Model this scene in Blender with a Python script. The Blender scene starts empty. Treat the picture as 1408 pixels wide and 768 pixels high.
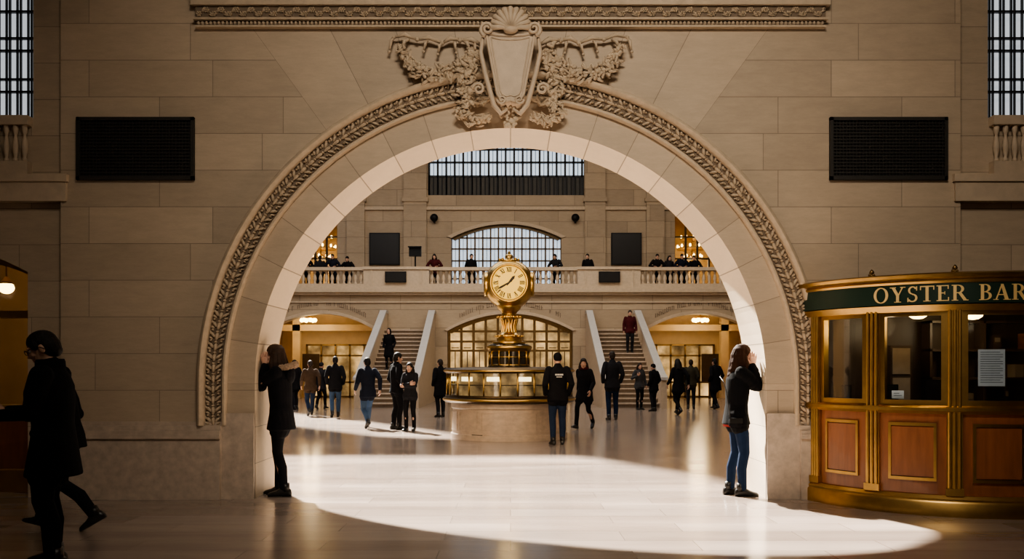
import bpy, bmesh, math, random
from mathutils import Vector, Matrix
RN = random.Random(11)
SC = bpy.context.scene
C = SC.collection
PI = math.pi
F = 1260.0; HC = 1.42
def X(px, D): return (px-702)/F*D
def Z(py, D): return HC+(506-py)/F*D
V = Vector
# ------------------------------------------------------------------ geometry helper
class G:
    def __init__(s): s.bm = bmesh.new(); s.mi = 0
    def f(s, vs):
        try:
            q = s.bm.faces.new(vs); q.material_index = s.mi; return q
        except ValueError: return None
    def box(s, x0, x1, y0, y1, z0, z1):
        v = [s.bm.verts.new((x, y, z)) for z in (z0, z1) for y in (y0, y1) for x in (x0, x1)]
        for q in ((0,2,3,1),(4,5,7,6),(0,1,5,4),(2,6,7,3),(0,4,6,2),(1,3,7,5)): s.f([v[i] for i in q])
        return s
    def loopprism(s, A, B):
        a = [s.bm.verts.new(p) for p in A]; b = [s.bm.verts.new(p) for p in B]
        n = len(a)
        s.f(a); s.f(b[::-1])
        for i in range(n): s.f([a[i], b[i], b[(i+1) % n], a[(i+1) % n]])
        return s
    def prism(s, pts, y0, y1): return s.loopprism([(x, y0, z) for x, z in pts], [(x, y1, z) for x, z in pts])
    def prismx(s, pts, x0, x1): return s.loopprism([(x0, y, z) for y, z in pts], [(x1, y, z) for y, z in pts])
    def prismz(s, pts, z0, z1): return s.loopprism([(x, y, z0) for x, y in pts], [(x, y, z1) for x, y in pts])
    def rings(s, rs, cap=True, loop=False):
        R = [[s.bm.verts.new(p) for p in r] for r in rs]
        n = len(R[0]); m = len(R)
        for i in range(m if loop else m-1):
            a = R[i]; b = R[(i+1) % m]
            for j in range(n): s.f([a[j], a[(j+1) % n], b[(j+1) % n], b[j]])
        if cap and not loop: s.f(R[0][::-1]); s.f(R[-1])
        return s
    def tube(s, pts, rad, n=8, cap=True):
        pts = [V(p) for p in pts]
        if not hasattr(rad, '__len__'): rad = [rad]*len(pts)
        rs = []; u = None
        for i, p in enumerate(pts):
            t = (pts[min(i+1, len(pts)-1)]-pts[max(i-1, 0)])
            if t.length < 1e-9: t = V((0,0,1))
            t.normalize()
            if u is None:
                u = t.orthogonal().normalized()
            else:
                u = u-t*u.dot(t)
                u = u.normalized() if u.length > 1e-6 else t.orthogonal().normalized()
            w = t.cross(u)
            rs.append([p+(u*math.cos(2*PI*k/n)+w*math.sin(2*PI*k/n))*rad[i] for k in range(n)])
        return s.rings(rs, cap)
    def lathe(s, prof, n=24, c=(0,0,0), cap=True):
        return s.rings([[(c[0]+r*math.cos(2*PI*k/n), c[1]+r*math.sin(2*PI*k/n), c[2]+z) for k in range(n)] for r, z in prof], cap)
    def ball(s, c, r, u=10, v=7, M=None):
        if not hasattr(r, '__len__'): r = (r, r, r)
        c = V(c)
        def tr(p):
            p = V((p[0]*r[0], p[1]*r[1], p[2]*r[2]))
            if M is not None: p = M @ p
            return c+p
        top = s.bm.verts.new(tr((0,0,1))); bot = s.bm.verts.new(tr((0,0,-1)))
        R = []
        for i in range(1, v):
            th = PI*i/v
            R.append([s.bm.verts.new(tr((math.sin(th)*math.cos(2*PI*k/u), math.sin(th)*math.sin(2*PI*k/u), math.cos(th)))) for k in range(u)])
        for k in range(u):
            s.f([top, R[0][k], R[0][(k+1) % u]]); s.f([bot, R[-1][(k+1) % u], R[-1][k]])
        for i in range(len(R)-1):
            for k in range(u): s.f([R[i][k], R[i+1][k], R[i+1][(k+1) % u], R[i][(k+1) % u]])
        return s
    def mesh(s, name, smooth=False, fix=True):
        if fix: bmesh.ops.recalc_face_normals(s.bm, faces=s.bm.faces[:])
        me = bpy.data.meshes.new(name); s.bm.to_mesh(me); s.bm.free()
        if smooth: setsmooth(me)
        return me
def setsmooth(me): me.polygons.foreach_set('use_smooth', [True]*len(me.polygons))
WC = {}
def mk(name, me, mats, parent=None, kind=None, label=None, cat=None, group=None, loc=None):
    o = bpy.data.objects.new(name, me); C.objects.link(o)
    if not isinstance(mats, (list, tuple)): mats = [mats]
    if len(me.materials) == 0:
        for m in mats: me.materials.append(m)
    if loc is not None: o.location = loc
    if parent is not None:
        o.parent = parent
        if parent.name in WC: o.matrix_parent_inverse = Matrix.Translation(-V(WC[parent.name]))
    if kind: o['kind'] = kind
    if label: o['label'] = label
    if cat: o['category'] = cat
    if group: o['group'] = group
    return o
def part(name, g, mats, parent=None, smooth=False, auto=None, **k):
    me = g.mesh(name, smooth or auto is not None)
    o = mk(name, me, mats, parent, **k)
    if auto is not None:
        try: me.set_sharp_from_angle(angle=math.radians(auto))
        except Exception: pass
    return o
def struct(name, g, mats, parent=None, smooth=False, auto=None):
    return part(name, g, mats, parent, smooth, auto, kind='structure' if parent is None else None)
def thing(name, label, cat, loc=(0,0,0), world=True, group=None, rot=0):
    e = bpy.data.objects.new(name, None); C.objects.link(e)
    e.empty_display_size = .1
    e.location = loc; e.rotation_euler = (0,0,rot)
    e['label'] = label; e['category'] = cat
    if group: e['group'] = group
    if world: WC[e.name] = loc
    return e
# ------------------------------------------------------------------ materials
def mth(nt, op, a, b=None, c=None):
    n = nt.nodes.new('ShaderNodeMath'); n.operation = op
    for i, v in enumerate((a, b, c)):
        if v is None: continue
        if isinstance(v, (int, float)): n.inputs[i].default_value = v
        else: nt.links.new(v, n.inputs[i])
    return n.outputs[0]
def mixc(nt, fac, a, b, mode='MIX'):
    n = nt.nodes.new('ShaderNodeMix'); n.data_type = 'RGBA'; n.blend_type = mode
    for i, v in ((0, fac), (6, a), (7, b)):
        if isinstance(v, (int, float)): n.inputs[i].default_value = v
        elif isinstance(v, tuple): n.inputs[i].default_value = (v[0], v[1], v[2], 1)
        else: nt.links.new(v, n.inputs[i])
    return n.outputs[2]
def newmat(name):
    m = bpy.data.materials.new(name); m.use_nodes = True
    nt = m.node_tree; b = nt.nodes['Principled BSDF']
    return m, nt, b
def noise(nt, vec, scale, detail=4, rough=.55):
    n = nt.nodes.new('ShaderNodeTexNoise'); n.inputs['Scale'].default_value = scale
    n.inputs['Detail'].default_value = detail; n.inputs['Roughness'].default_value = rough
    nt.links.new(vec, n.inputs['Vector']); return n.outputs['Fac']
def bump(nt, b, h, strength=.3, dist=.01):
    n = nt.nodes.new('ShaderNodeBump'); n.inputs['Strength'].default_value = strength; n.inputs['Distance'].default_value = dist
    nt.links.new(h, n.inputs['Height']); nt.links.new(n.outputs[0], b.inputs['Normal'])
def mapping(nt, vec, sc):
    n = nt.nodes.new('ShaderNodeMapping'); n.inputs['Scale'].default_value = sc
    nt.links.new(vec, n.inputs['Vector']); return n.outputs[0]
def M(name, col, rough=.5, metal=0, var=.25, ns=6, bs=0, bn=40, emit=0, ecol=None, stretch=None, coat=0, evar=False, spec=None):
    m, nt, b = newmat(name)
    tc = nt.nodes.new('ShaderNodeTexCoord'); vec = tc.outputs['Object']
    if stretch: vec = mapping(nt, vec, stretch)
    nz = noise(nt, vec, ns)
    d = tuple(c*(1-var) for c in col); l = tuple(min(1, c*(1+var)) for c in col)
    nt.links.new(mixc(nt, nz, d, l), b.inputs['Base Color'])
    b.inputs['Roughness'].default_value = rough; b.inputs['Metallic'].default_value = metal
    if spec is not None: b.inputs['Specular IOR Level'].default_value = spec
    if coat: b.inputs['Coat Weight'].default_value = coat
    if bs: bump(nt, b, noise(nt, vec, bn), bs)
    if emit:
        ec = ecol or col
        b.inputs['Emission Color'].default_value = (*ec, 1); b.inputs['Emission Strength'].default_value = emit
        if evar:
            k = mth(nt, 'MULTIPLY', mth(nt, 'POWER', nz, 3.0), emit*8.0); nt.links.new(k, b.inputs['Emission Strength'])
    return m
def glass(name, col=(.9,.95,1), alpha=.10, rough=.03):
    m, nt, b = newmat(name)
    out = nt.nodes['Material Output']
    tr = nt.nodes.new('ShaderNodeBsdfTransparent'); tr.inputs[0].default_value = (*col, 1)
    gl = nt.nodes.new('ShaderNodeBsdfGlossy'); gl.inputs['Roughness'].default_value = rough
    mx = nt.nodes.new('ShaderNodeMixShader'); mx.inputs[0].default_value = alpha
    nt.links.new(tr.outputs[0], mx.inputs[1]); nt.links.new(gl.outputs[0], mx.inputs[2]); nt.links.new(mx.outputs[0], out.inputs[0])
    return m
def stone(name, base, row=.40, bw=1.35, arch=False, rough=.62, mortar=.004, contrast=.11, mor=.55, vein=.6, jw=.0035):
    m, nt, b = newmat(name); L = nt.links
    tc = nt.nodes.new('ShaderNodeTexCoord'); sep = nt.nodes.new('ShaderNodeSeparateXYZ'); L.new(tc.outputs['Object'], sep.inputs[0])
    x, y, z = sep.outputs
    cmb = nt.nodes.new('ShaderNodeCombineXYZ'); L.new(mth(nt, 'ADD', x, y), cmb.inputs[0]); L.new(mth(nt, 'ADD', z, .02), cmb.inputs[1])
    br = nt.nodes.new('ShaderNodeTexBrick'); L.new(cmb.outputs[0], br.inputs['Vector'])
    lo = tuple(c*(1-contrast) for c in base); hi = tuple(c*(1+contrast) for c in base); mo = tuple(c*mor for c in base)
    br.inputs['Color1'].default_value = (*lo, 1); br.inputs['Color2'].default_value = (*hi, 1); br.inputs['Mortar'].default_value = (*mo, 1)
    br.inputs['Scale'].default_value = 1; br.inputs['Mortar Size'].default_value = mortar; br.inputs['Mortar Smooth'].default_value = .3
    br.inputs['Brick Width'].default_value = bw; br.inputs['Row Height'].default_value = row
    br.offset = .43; br.squash = 1.35; br.squash_frequency = 3
    col = br.outputs['Color']; jt = br.outputs['Fac']
    if arch:
        dz = mth(nt, 'SUBTRACT', z, 1.25)
        ang = mth(nt, 'ARCTAN2', dz, x)
        r = mth(nt, 'SQRT', mth(nt, 'ADD', mth(nt, 'MULTIPLY', x, x), mth(nt, 'MULTIPLY', dz, dz)))
        t = mth(nt, 'MULTIPLY', ang, 20/PI)
        idx = mth(nt, 'FLOOR', t)
        wn = nt.nodes.new('ShaderNodeTexWhiteNoise'); wn.noise_dimensions = '1D'; L.new(idx, wn.inputs['W'])
        lo2 = tuple(c*(1-contrast*.6) for c in base); hi2 = tuple(c*(1+contrast*.6) for c in base)
        vc = mixc(nt, wn.outputs['Value'], lo2, hi2)
        fr = mth(nt, 'FRACT', t)
        ed = mth(nt, 'MINIMUM', fr, mth(nt, 'SUBTRACT', 1.0, fr))
        dist = mth(nt, 'MULTIPLY', mth(nt, 'MULTIPLY', ed, PI/20), r)
        jv = mth(nt, 'LESS_THAN', dist, jw)
        vc = mixc(nt, jv, vc, mo)
        up = mth(nt, 'GREATER_THAN', dz, 0.0)
        ring = mth(nt, 'LESS_THAN', r, 3.16)
        sect = mth(nt, 'MULTIPLY', mth(nt, 'GREATER_THAN', ang, PI*.3), mth(nt, 'LESS_THAN', ang, PI*.7))
        mask = mth(nt, 'MULTIPLY', up, mth(nt, 'MAXIMUM', ring, sect))
        col = mixc(nt, mask, col, vc)
        jt = mth(nt, 'ADD', mth(nt, 'MULTIPLY', mask, jv), mth(nt, 'MULTIPLY', mth(nt, 'SUBTRACT', 1.0, mask), jt))
    v2 = mapping(nt, tc.outputs['Object'], (1, 1, 4))
    n1 = noise(nt, v2, 3.0, 8, .78); n2 = noise(nt, tc.outputs['Object'], .9, 3)
    n3 = noise(nt, tc.outputs['Object'], 45, 3)
    col = mixc(nt, vein, col, mixc(nt, n1, (.30,.28,.255), (1,.99,.97)), 'MULTIPLY')
    col = mixc(nt, vein*.7, col, mixc(nt, n2, (.52,.49,.45), (1,1,1)), 'MULTIPLY')
    L.new(col, b.inputs['Base Color']); b.inputs['Roughness'].default_value = rough
    h = mth(nt, 'ADD', mth(nt, 'MULTIPLY', jt, -1.0), mth(nt, 'MULTIPLY', mth(nt, 'ADD', n3, n1), .18))
    bump(nt, b, h, .45, .010)
    return m
ST = (.69,.56,.415)
m_arch = stone('warm_limestone_blocks', ST, arch=True)
m_side = stone('side_limestone_blocks', ST)
m_hall = stone('hall_limestone', (.60,.48,.345), row=.8, bw=2.2, mortar=.012)
m_soffit = stone('bounce_lit_soffit_limestone', (.80,.665,.495), arch=True, contrast=.10, vein=.3, mor=.45, jw=.006)  # paler than the face: bounced sunlight put into the stone colour
m_trim = M('carved_limestone', (.55,.44,.32), .6, var=.2, ns=9, bs=.2, bn=60)
m_carve = M('deep_carved_limestone', (.55,.44,.315), .65, var=.25, ns=14, bs=.3, bn=80)
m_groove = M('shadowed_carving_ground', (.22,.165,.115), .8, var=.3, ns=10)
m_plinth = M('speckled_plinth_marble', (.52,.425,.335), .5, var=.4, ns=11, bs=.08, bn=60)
m_white = M('grey_coping_marble', (.52,.50,.48), .4, var=.1, ns=4)
m_marble = M('tan_booth_marble', (.54,.43,.33), .3, var=.38, ns=7, stretch=(1,1,1.6))
m_ceil = M('ceiling_plaster', (.42,.39,.35), .8, var=.1)
m_wallf = M('front_hall_stone', (.28,.22,.17), .7, var=.15, ns=2)
m_black = M('black_metal', (.012,.012,.013), .5, .6, var=.2)
m_back = M('grille_backing', (.012,.011,.010), .8, var=.2)
m_grille = M('dark_grille_metal', (.05,.046,.04), .5, .4, var=.2)
m_iron = M('window_iron', (.02,.02,.022), .5, .3, var=.2)
m_brass = M('polished_brass', (.62,.41,.14), .28, 1, var=.18, ns=5)
m_gold = M('old_gold_bronze', (.56,.37,.14), .36, 1, var=.22, ns=7)
m_kbrass = M('aged_kiosk_brass', (.50,.32,.115), .34, 1, var=.3, ns=7)
m_bronze = M('dark_bronze', (.10,.07,.04), .4, .9, var=.3)
m_midbronze = M('mid_bronze', (.24,.155,.065), .4, .9, var=.3)
m_dkbronze = M('deep_door_bronze', (.15,.098,.045), .4, .9, var=.3)
m_green = M('dark_green_enamel', (.016,.036,.025), .35, var=.2)
m_letter = M('gilded_letter', (.85,.62,.28), .45, .2, var=.08)
m_wood = M('red_mahogany', (.26,.095,.038), .32, var=.4, ns=3, stretch=(6,6,1), coat=.3)
m_darkwood = M('dark_wood', (.05,.03,.018), .45, var=.3, ns=4, stretch=(4,4,1))
m_glass = glass('clear_glass')
m_dglass = M('dark_booth_glass', (.03,.026,.022), .08, var=.3)
m_lit = M('glowing_display_back', (.12,.08,.045), .3, var=.6, ns=4, emit=.18, ecol=(1,.62,.24), evar=True)  # emission added to the core so the booth glass looks warmer
m_screen = M('switched_off_screen', (.008,.008,.009), .35, var=.1)
m_paper = M('white_paper', (.75,.73,.68), .7, var=.04)
m_ink = M('grey_print', (.12,.12,.12), .7)
m_warmwall = M('amber_plaster', (.64,.49,.29), .6, var=.35, ns=1.2)
m_lamp = M('warm_lamp_glow', (1,.72,.36), .4, emit=12, ecol=(1,.62,.22))
m_lampb = M('booth_light_glow', (1,.88,.62), .4, emit=2.8, ecol=(1,.76,.38))
m_dial = M('opal_dial', (.30,.18,.03), .35, var=.04, emit=1.15, ecol=(1,.58,.09))
m_day = M('daylight_pane', (.6,.68,.75), .3, var=.12, ns=.6, emit=.82, ecol=(.68,.83,1))
m_dayfront = M('front_daylight_pane', (.5,.52,.55), .3, var=.3, ns=2, emit=.56, ecol=(.88,.94,1))
m_warmpane = M('warm_lit_pane', (.10,.06,.025), .2, var=.6, ns=1.1, emit=.42, ecol=(1,.62,.24), evar=True)
m_goldroom = M('gold_room_wall', (.45,.30,.14), .6, var=.5, ns=1.4)
# floor
def floor_mat():
    m, nt, b = newmat('polished_marble_floor'); L = nt.links
    tc = nt.nodes.new('ShaderNodeTexCoord')
    br = nt.nodes.new('ShaderNodeTexBrick'); L.new(tc.outputs['Object'], br.inputs['Vector'])
    br.inputs['Color1'].default_value = (.36,.285,.235,1); br.inputs['Color2'].default_value = (.47,.385,.325,1); br.inputs['Mortar'].default_value = (.25,.20,.17,1)
    br.inputs['Scale'].default_value = 1; br.inputs['Mortar Size'].default_value = .004; br.inputs['Brick Width'].default_value = 1.5; br.inputs['Row Height'].default_value = .42
    br.offset = .37
    n1 = noise(nt, mapping(nt, tc.outputs['Object'], (.5, 2.5, 1)), 1.3, 6, .6)
    n2 = noise(nt, tc.outputs['Object'], .35, 3)
    col = mixc(nt, .7, br.outputs['Color'], mixc(nt, n1, (.36,.34,.33), (1,1,1)), 'MULTIPLY')
    col = mixc(nt, .3, col, mixc(nt, n2, (.5,.5,.5), (1,1,1)), 'MULTIPLY')
    L.new(col, b.inputs['Base Color'])
    L.new(mth(nt, 'ADD', mth(nt, 'MULTIPLY', n1, .14), .10), b.inputs['Roughness'])
    bump(nt, b, n2, .03, .02)
    return m
m_floor = floor_mat()
def fab(name, col, rough=.9): return M(name, col, rough, var=.3, ns=12, bs=.25, bn=55, spec=.12)
FB = {k: fab('fabric_'+k, c) for k, c in dict(black=(.010,.010,.012), jet=(.006,.006,.007), charcoal=(.020,.020,.024), navy=(.012,.015,.026), brown=(.06,.038,.024), olive=(.04,.036,.025),
      maroon=(.07,.014,.017), grey=(.06,.06,.065), red=(.20,.025,.022)).items()}
FB['denim'] = fab('blue_denim', (.012,.024,.056)); FB['lightdenim'] = fab('faded_denim', (.05,.085,.15)); FB['darkdenim'] = fab('dark_denim', (.018,.03,.06))
m_skin = M('skin_light', (.55,.33,.24), .5, var=.08, ns=8)
m_skin2 = M('skin_brown', (.46,.28,.19), .5, var=.08, ns=8)
m_shoe = M('black_leather', (.012,.011,.01), .35, var=.2)
m_bshoe = M('brown_leather', (.03,.02,.014), .4, var=.2)
HR = dict(black=M('hair_black', (.010,.008,.007), .6, var=.3, ns=40, bs=.4, bn=120, spec=.25), dark=M('hair_dark_brown', (.026,.016,.011), .6, var=.4, ns=40, bs=.5, bn=120, spec=.3),
          brown=M('hair_auburn_brown', (.032,.013,.006), .7, var=.4, ns=30, bs=.4, bn=120, spec=.12), mid=M('hair_mid_brown', (.040,.021,.012), .6, var=.4, ns=40, bs=.5, bn=120, spec=.3))
m_eye = M('eye_white', (.7,.68,.65), .2, var=.02); m_iris = M('dark_iris', (.02,.012,.008), .15); m_lip = M('lip', (.36,.13,.10), .45, var=.1)
m_fur = M('tan_fur', (.38,.27,.18), .9, var=.5, ns=50, bs=.8, bn=150)
# ------------------------------------------------------------------ people
def remesh(g, vox, it=3):
    me = g.mesh('tmp'); o = bpy.data.objects.new('tmp', me); C.objects.link(o)
    r = o.modifiers.new('r', 'REMESH'); r.mode = 'VOXEL'; r.voxel_size = vox
    if it:
        q = o.modifiers.new('s', 'SMOOTH'); q.factor = .5; q.iterations = it
    dg = bpy.context.evaluated_depsgraph_get()
    res = bpy.data.meshes.new_from_object(o.evaluated_get(dg))
    bpy.data.objects.remove(o); bpy.data.meshes.remove(me)
    setsmooth(res); return res
def ik(a, b, l1, l2, pole):
    d = b-a; L = max(.12, min(d.length, l1+l2-.004)); dn = d.normalized(); b2 = a+dn*L
    x = (l1*l1-l2*l2+L*L)/(2*L); h = math.sqrt(max(l1*l1-x*x, 0)); p = pole-dn*pole.dot(dn)
    p = p.normalized() if p.length > 1e-6 else dn.orthogonal()
    return a+dn*x+p*h, b2
def hand(g, w, d, n, t, curl=.5, n_=6):
    d = V(d).normalized(); n = V(n); n = (n-d*n.dot(d)).normalized(); t = V(t); t = (t-d*t.dot(d)-n*t.dot(n)).normalized()
    rs = []
    for q, wd, th in ((-.035,.02,.018),(0,.027,.019),(.03,.037,.017),(.065,.042,.015),(.09,.040,.012),(.097,.034,.008)):
        c = w+d*q
        rs.append([c+t*wd*math.cos(2*PI*k/10)+n*th*math.sin(2*PI*k/10) for k in range(10)])
    g.rings(rs)
    for i, L in enumerate((.070,.080,.074,.057)):
        p = w+d*.084+t*(.031-.0205*i)
        pts = [p]; rad = [.0095]
        for fr, a in ((.45, curl*.5), (.31, curl*1.25), (.24, curl*1.9)):
            p = p+(d*math.cos(a)+n*math.sin(a)+t*(.06-.04*i))*L*fr; pts.append(p); rad.append(rad[-1]-.0006)
        pts.append(p+(pts[-1]-pts[-2]).normalized()*.006); rad.append(.004)
        g.tube(pts, rad, n_)
    p = w+d*.02+t*.028; pts = [p]
    for q in (d*.6+t*.75+n*.15, d*.85+t*.4+n*.3, d*.9+t*.1+n*.4):
        p = p+q.normalized()*.03; pts.append(p)
    pts.append(p+(pts[-1]-pts[-2]).normalized()*.006)
    g.tube(pts, [.015,.012,.0105,.009,.004], n_)
def getpose(k):
    P = dict(lean=0, hy=0, hp=4, drop=0.0, hide=False, curl=.45)
    st = {}
    for s in (-1, 1):
        st[s] = dict(w=(s*.265,.05,.90), pole=(s*.25,-1,0), d=(0,.12,-1), n=(-s,0,0), t=(0,1,.1), a=(s*.095, s*.03, .09, 0))
    if k == 'walk':
        P['lean'] = .05; P['drop'] = .05
        for s in (-1, 1): st[s].update(w=(s*.25, -s*.19+.03, .92), d=(0,-s*.3+.1,-1))
        st[1]['a'] = (.08,.30,.105,-12); st[-1]['a'] = (-.08,-.28,.16,30)
    elif k == 'hurry':
        P['lean'] = .24; P['drop'] = .05; P['hide'] = True; P['hp'] = 12
        for s in (-1, 1): st[s].update(w=(s*.22,.22,.92), pole=(s*.3,-1,0))
        st[1]['a'] = (.08,.30,.105,-12); st[-1]['a'] = (-.08,-.28,.16,30)
    elif k == 'stroll':
        P['lean'] = .03; P['drop'] = .02; P['hide'] = True
        for s in (-1, 1): st[s].update(w=(s*.225,.08,.94), pole=(s*.35,-1,0))
        st[1]['a'] = (.08,.18,.095,-6); st[-1]['a'] = (-.08,-.16,.12,16)
    elif k == 'pockets':
        P['hide'] = True
        for s in (-1, 1): st[s].update(w=(s*.225,.09,.95), pole=(s*.4,-1,0))
    elif k == 'crossed':
        for s in (-1, 1): st[s].update(w=(-s*.07,.215+.02*s,1.17+.03*s), pole=(s*.7,.1,-1), d=(-s,-.1,.1), n=(0,-1,0), t=(0,0,1))
    elif k == 'phone':
        P['hp'] = 20; P['lean'] = .04; P['curl'] = .8
        st[1].update(w=(.085,.32,1.14), d=(-.35,.75,.45), n=(0,-.3,1), t=(1,0,0)); st[-1].update(w=(-.10,.30,1.12), d=(.35,.75,.35), n=(0,-.3,1), t=(-1,0,0))
        for s in (-1, 1): st[s]['pole'] = (s*.4,-.3,-1)
    elif k == 'whisper':
        P['lean'] = .06; P['hp'] = 0; P['curl'] = .35
        for s in (-1, 1): st[s].update(w=(s*.085,.165,1.495), pole=(s*.18,-.35,-1), d=(-s*.05,.15,1), n=(-s,-.15,0), t=(0,-1,.2), a=(s*.08, s*.05, .09, 0))
    elif k == 'rail':
        P['lean'] = .18; P['hp'] = 10
        for s in (-1, 1): st[s].update(w=(s*.19,.32,1.13), pole=(s*.8,-.3,-.5), d=(-s*.6,.6,0), n=(0,0,-1), t=(-s,0,0))
    elif k == 'bagstrap':
        st[1].update(w=(.16,.17,1.25), pole=(.5,-.2,-1), d=(-.5,.2,.6), n=(0,-1,.2), t=(.4,0,.6))
    P['S'] = st
    return P
def person(label, px=None, fy=None, H=1.72, yaw=0, pose='stand', hair='short', hc='dark', coat='black', hem=-.1, pants='black', shoe=None, lod=2,
           skin=None, x=None, D=None, z0=0, fem=False, extra=(), group=None, quilt=False, hy=None, hp=None, tw=None, wide=1.0):
    if D is None: D = 1789.0/(fy-506)
    if x is None: x = X(px, D)
    s_ = H/1.75
    e = thing('person', label, 'person', (x, D, z0), world=False, group=group, rot=math.radians(yaw)); e.scale = (s_*wide, s_*wide, s_)
    P = getpose(pose); S = P['S']
    if hy is not None: P['hy'] = hy
    if hp is not None: P['hp'] = hp
    vb, vc = ((.0050,.0085), (.010,.012), (.015,.017))[lod]
    ls = P['lean']; up = V((0, math.sin(ls), math.cos(ls))); fw = V((0, math.cos(ls), -math.sin(ls))); xr = V((1,0,0))
    pel = V((0,0,.95-P['drop']))
    nk = pel+up*.53; hcen = nk+up*.135+fw*.035
    shw = .155 if fem else .18
    hips, knees, anks, shs, els, wrs = {}, {}, {}, {}, {}, {}
    for s in (-1, 1):
        a = S[s]['a']
        hips[s] = pel+V((s*.085,0,-.03)); knees[s], anks[s] = ik(hips[s], V(a[:3]), .425, .412, V((s*.12,1,0)))
        shs[s] = pel+up*.465+xr*s*shw; els[s], wrs[s] = ik(shs[s], V(S[s]['w']), .285, .255, V(S[s]['pole']))
    HM = Matrix.Translation(hcen) @ Matrix.Rotation(math.radians(P['hy']), 4, 'Z') @ Matrix.Rotation(-math.radians(P['hp'])-ls*.5, 4, 'X')
    H3 = HM.to_3x3()
    def loft(g, rs, n=18):
        out = []
        for t, rx, ry in rs:
            c = pel+up*t if t >= 0 else pel+V((0,0,t))
            f_ = fw if t >= 0 else V((0,1,0))
            out.append([c+xr*rx*math.cos(2*PI*k/n)+f_*ry*math.sin(2*PI*k/n) for k in range(n)])
        g.rings(out)
    def limb(g, pts, rad, n=10):
        g.tube(pts, rad, n)
        for p, r in zip(pts, rad): g.ball(p, r, 10, 7)
    k_ = .92 if fem else 1.0
    # --- body
    g = G()
    loft(g, [(-.06,.12,.085),(.03,.135,.09),(.12,.118*k_,.08),(.25,.13*k_,.09),(.38,.145*k_,.09),(.46,.13*k_,.07),(.505,.075,.055),(.53,.055,.052)])
    limb(g, [nk-up*.03, nk+up*.05+fw*.01, hcen-up*.02], [.056,.051,.05])
    for s in (-1, 1):
        limb(g, [shs[s], els[s], wrs[s]], [.05,.038,.026]); limb(g, [hips[s], knees[s], anks[s]], [.072,.046,.032])
    n = 18; rs = []
    for z, rx, yf, yb in ((-.118,.018,.074,.035),(-.108,.038,.088,.01),(-.08,.053,.092,-.04),(-.045,.062,.091,-.07),(-.005,.068,.087,-.088),(.022,.071,.094,-.096),(.05,.073,.094,-.097),(.08,.064,.08,-.088),(.102,.047,.055,-.066),(.116,.022,.022,-.035)):
        yc = (yf+yb)/2; ry = (yf-yb)/2
        rs.append([HM @ V((rx*math.cos(2*PI*k/n), yc+ry*math.sin(2*PI*k/n), z)) for k in range(n)])
    g.rings(rs)
    g.tube([HM @ V(p) for p in ((0,.086,.012),(0,.101,-.012),(0,.113,-.034),(0,.094,-.046))], [.009,.0105,.014,.010], 8)
    g.ball(HM @ V((0,.107,-.036)), .0125, 8, 6); 
    for s in (-1, 1):
        g.ball(HM @ V((s*.012,.098,-.040)), .009, 8, 6)
        g.ball(HM @ V((s*.03,.086,.02)), (.024,.012,.008), 8, 6, H3)
        g.ball(HM @ V((s*.042,.068,-.03)), (.022,.02,.022), 8, 6, H3)
        g.ball(HM @ V((s*.074,-.008,-.012)), (.012,.022,.034), 8, 6, H3)
    g.ball(HM @ V((0,.088,-.064)), (.024,.011,.007), 8, 6, H3); g.ball(HM @ V((0,.086,-.077)), (.021,.012,.008), 8, 6, H3)
    g.ball(HM @ V((0,.078,-.106)), (.022,.016,.014), 8, 6, H3)
    me = remesh(g, vb, 2)
    if not P['hide']:
        g = G(); g.bm.from_mesh(me)
        for s in (-1, 1): hand(g, wrs[s], S[s]['d'], S[s]['n'], S[s]['t'], P['curl'], 8 if lod == 0 else 5)
        bpy.data.meshes.remove(me); me = g.mesh('body', True, False)
    me.name = 'body'
    mk('body', me, skin or m_skin, e)
    if lod < 2:
        for s in (-1, 1):
            g = G(); g.ball(HM @ V((s*.03,.079,.0)), .0115, 10, 8); g.mi = 1; g.ball(HM @ V((s*.03,.087,.0)), (.0055,.005,.0055), 8, 6, H3)
            part('eye', g, [m_eye, m_iris], e, True)
        g = G(); g.ball(HM @ V((0,.094,-.0645)), (.021,.008,.0045), 10, 6, H3); g.ball(HM @ V((0,.091,-.0755)), (.019,.009,.0055), 10, 6, H3); part('mouth', g, m_lip, e, True)
    # --- hair
    g = G()
    hb = lambda c, r: g.ball(HM @ V(c), r, 14, 10, H3)
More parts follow.
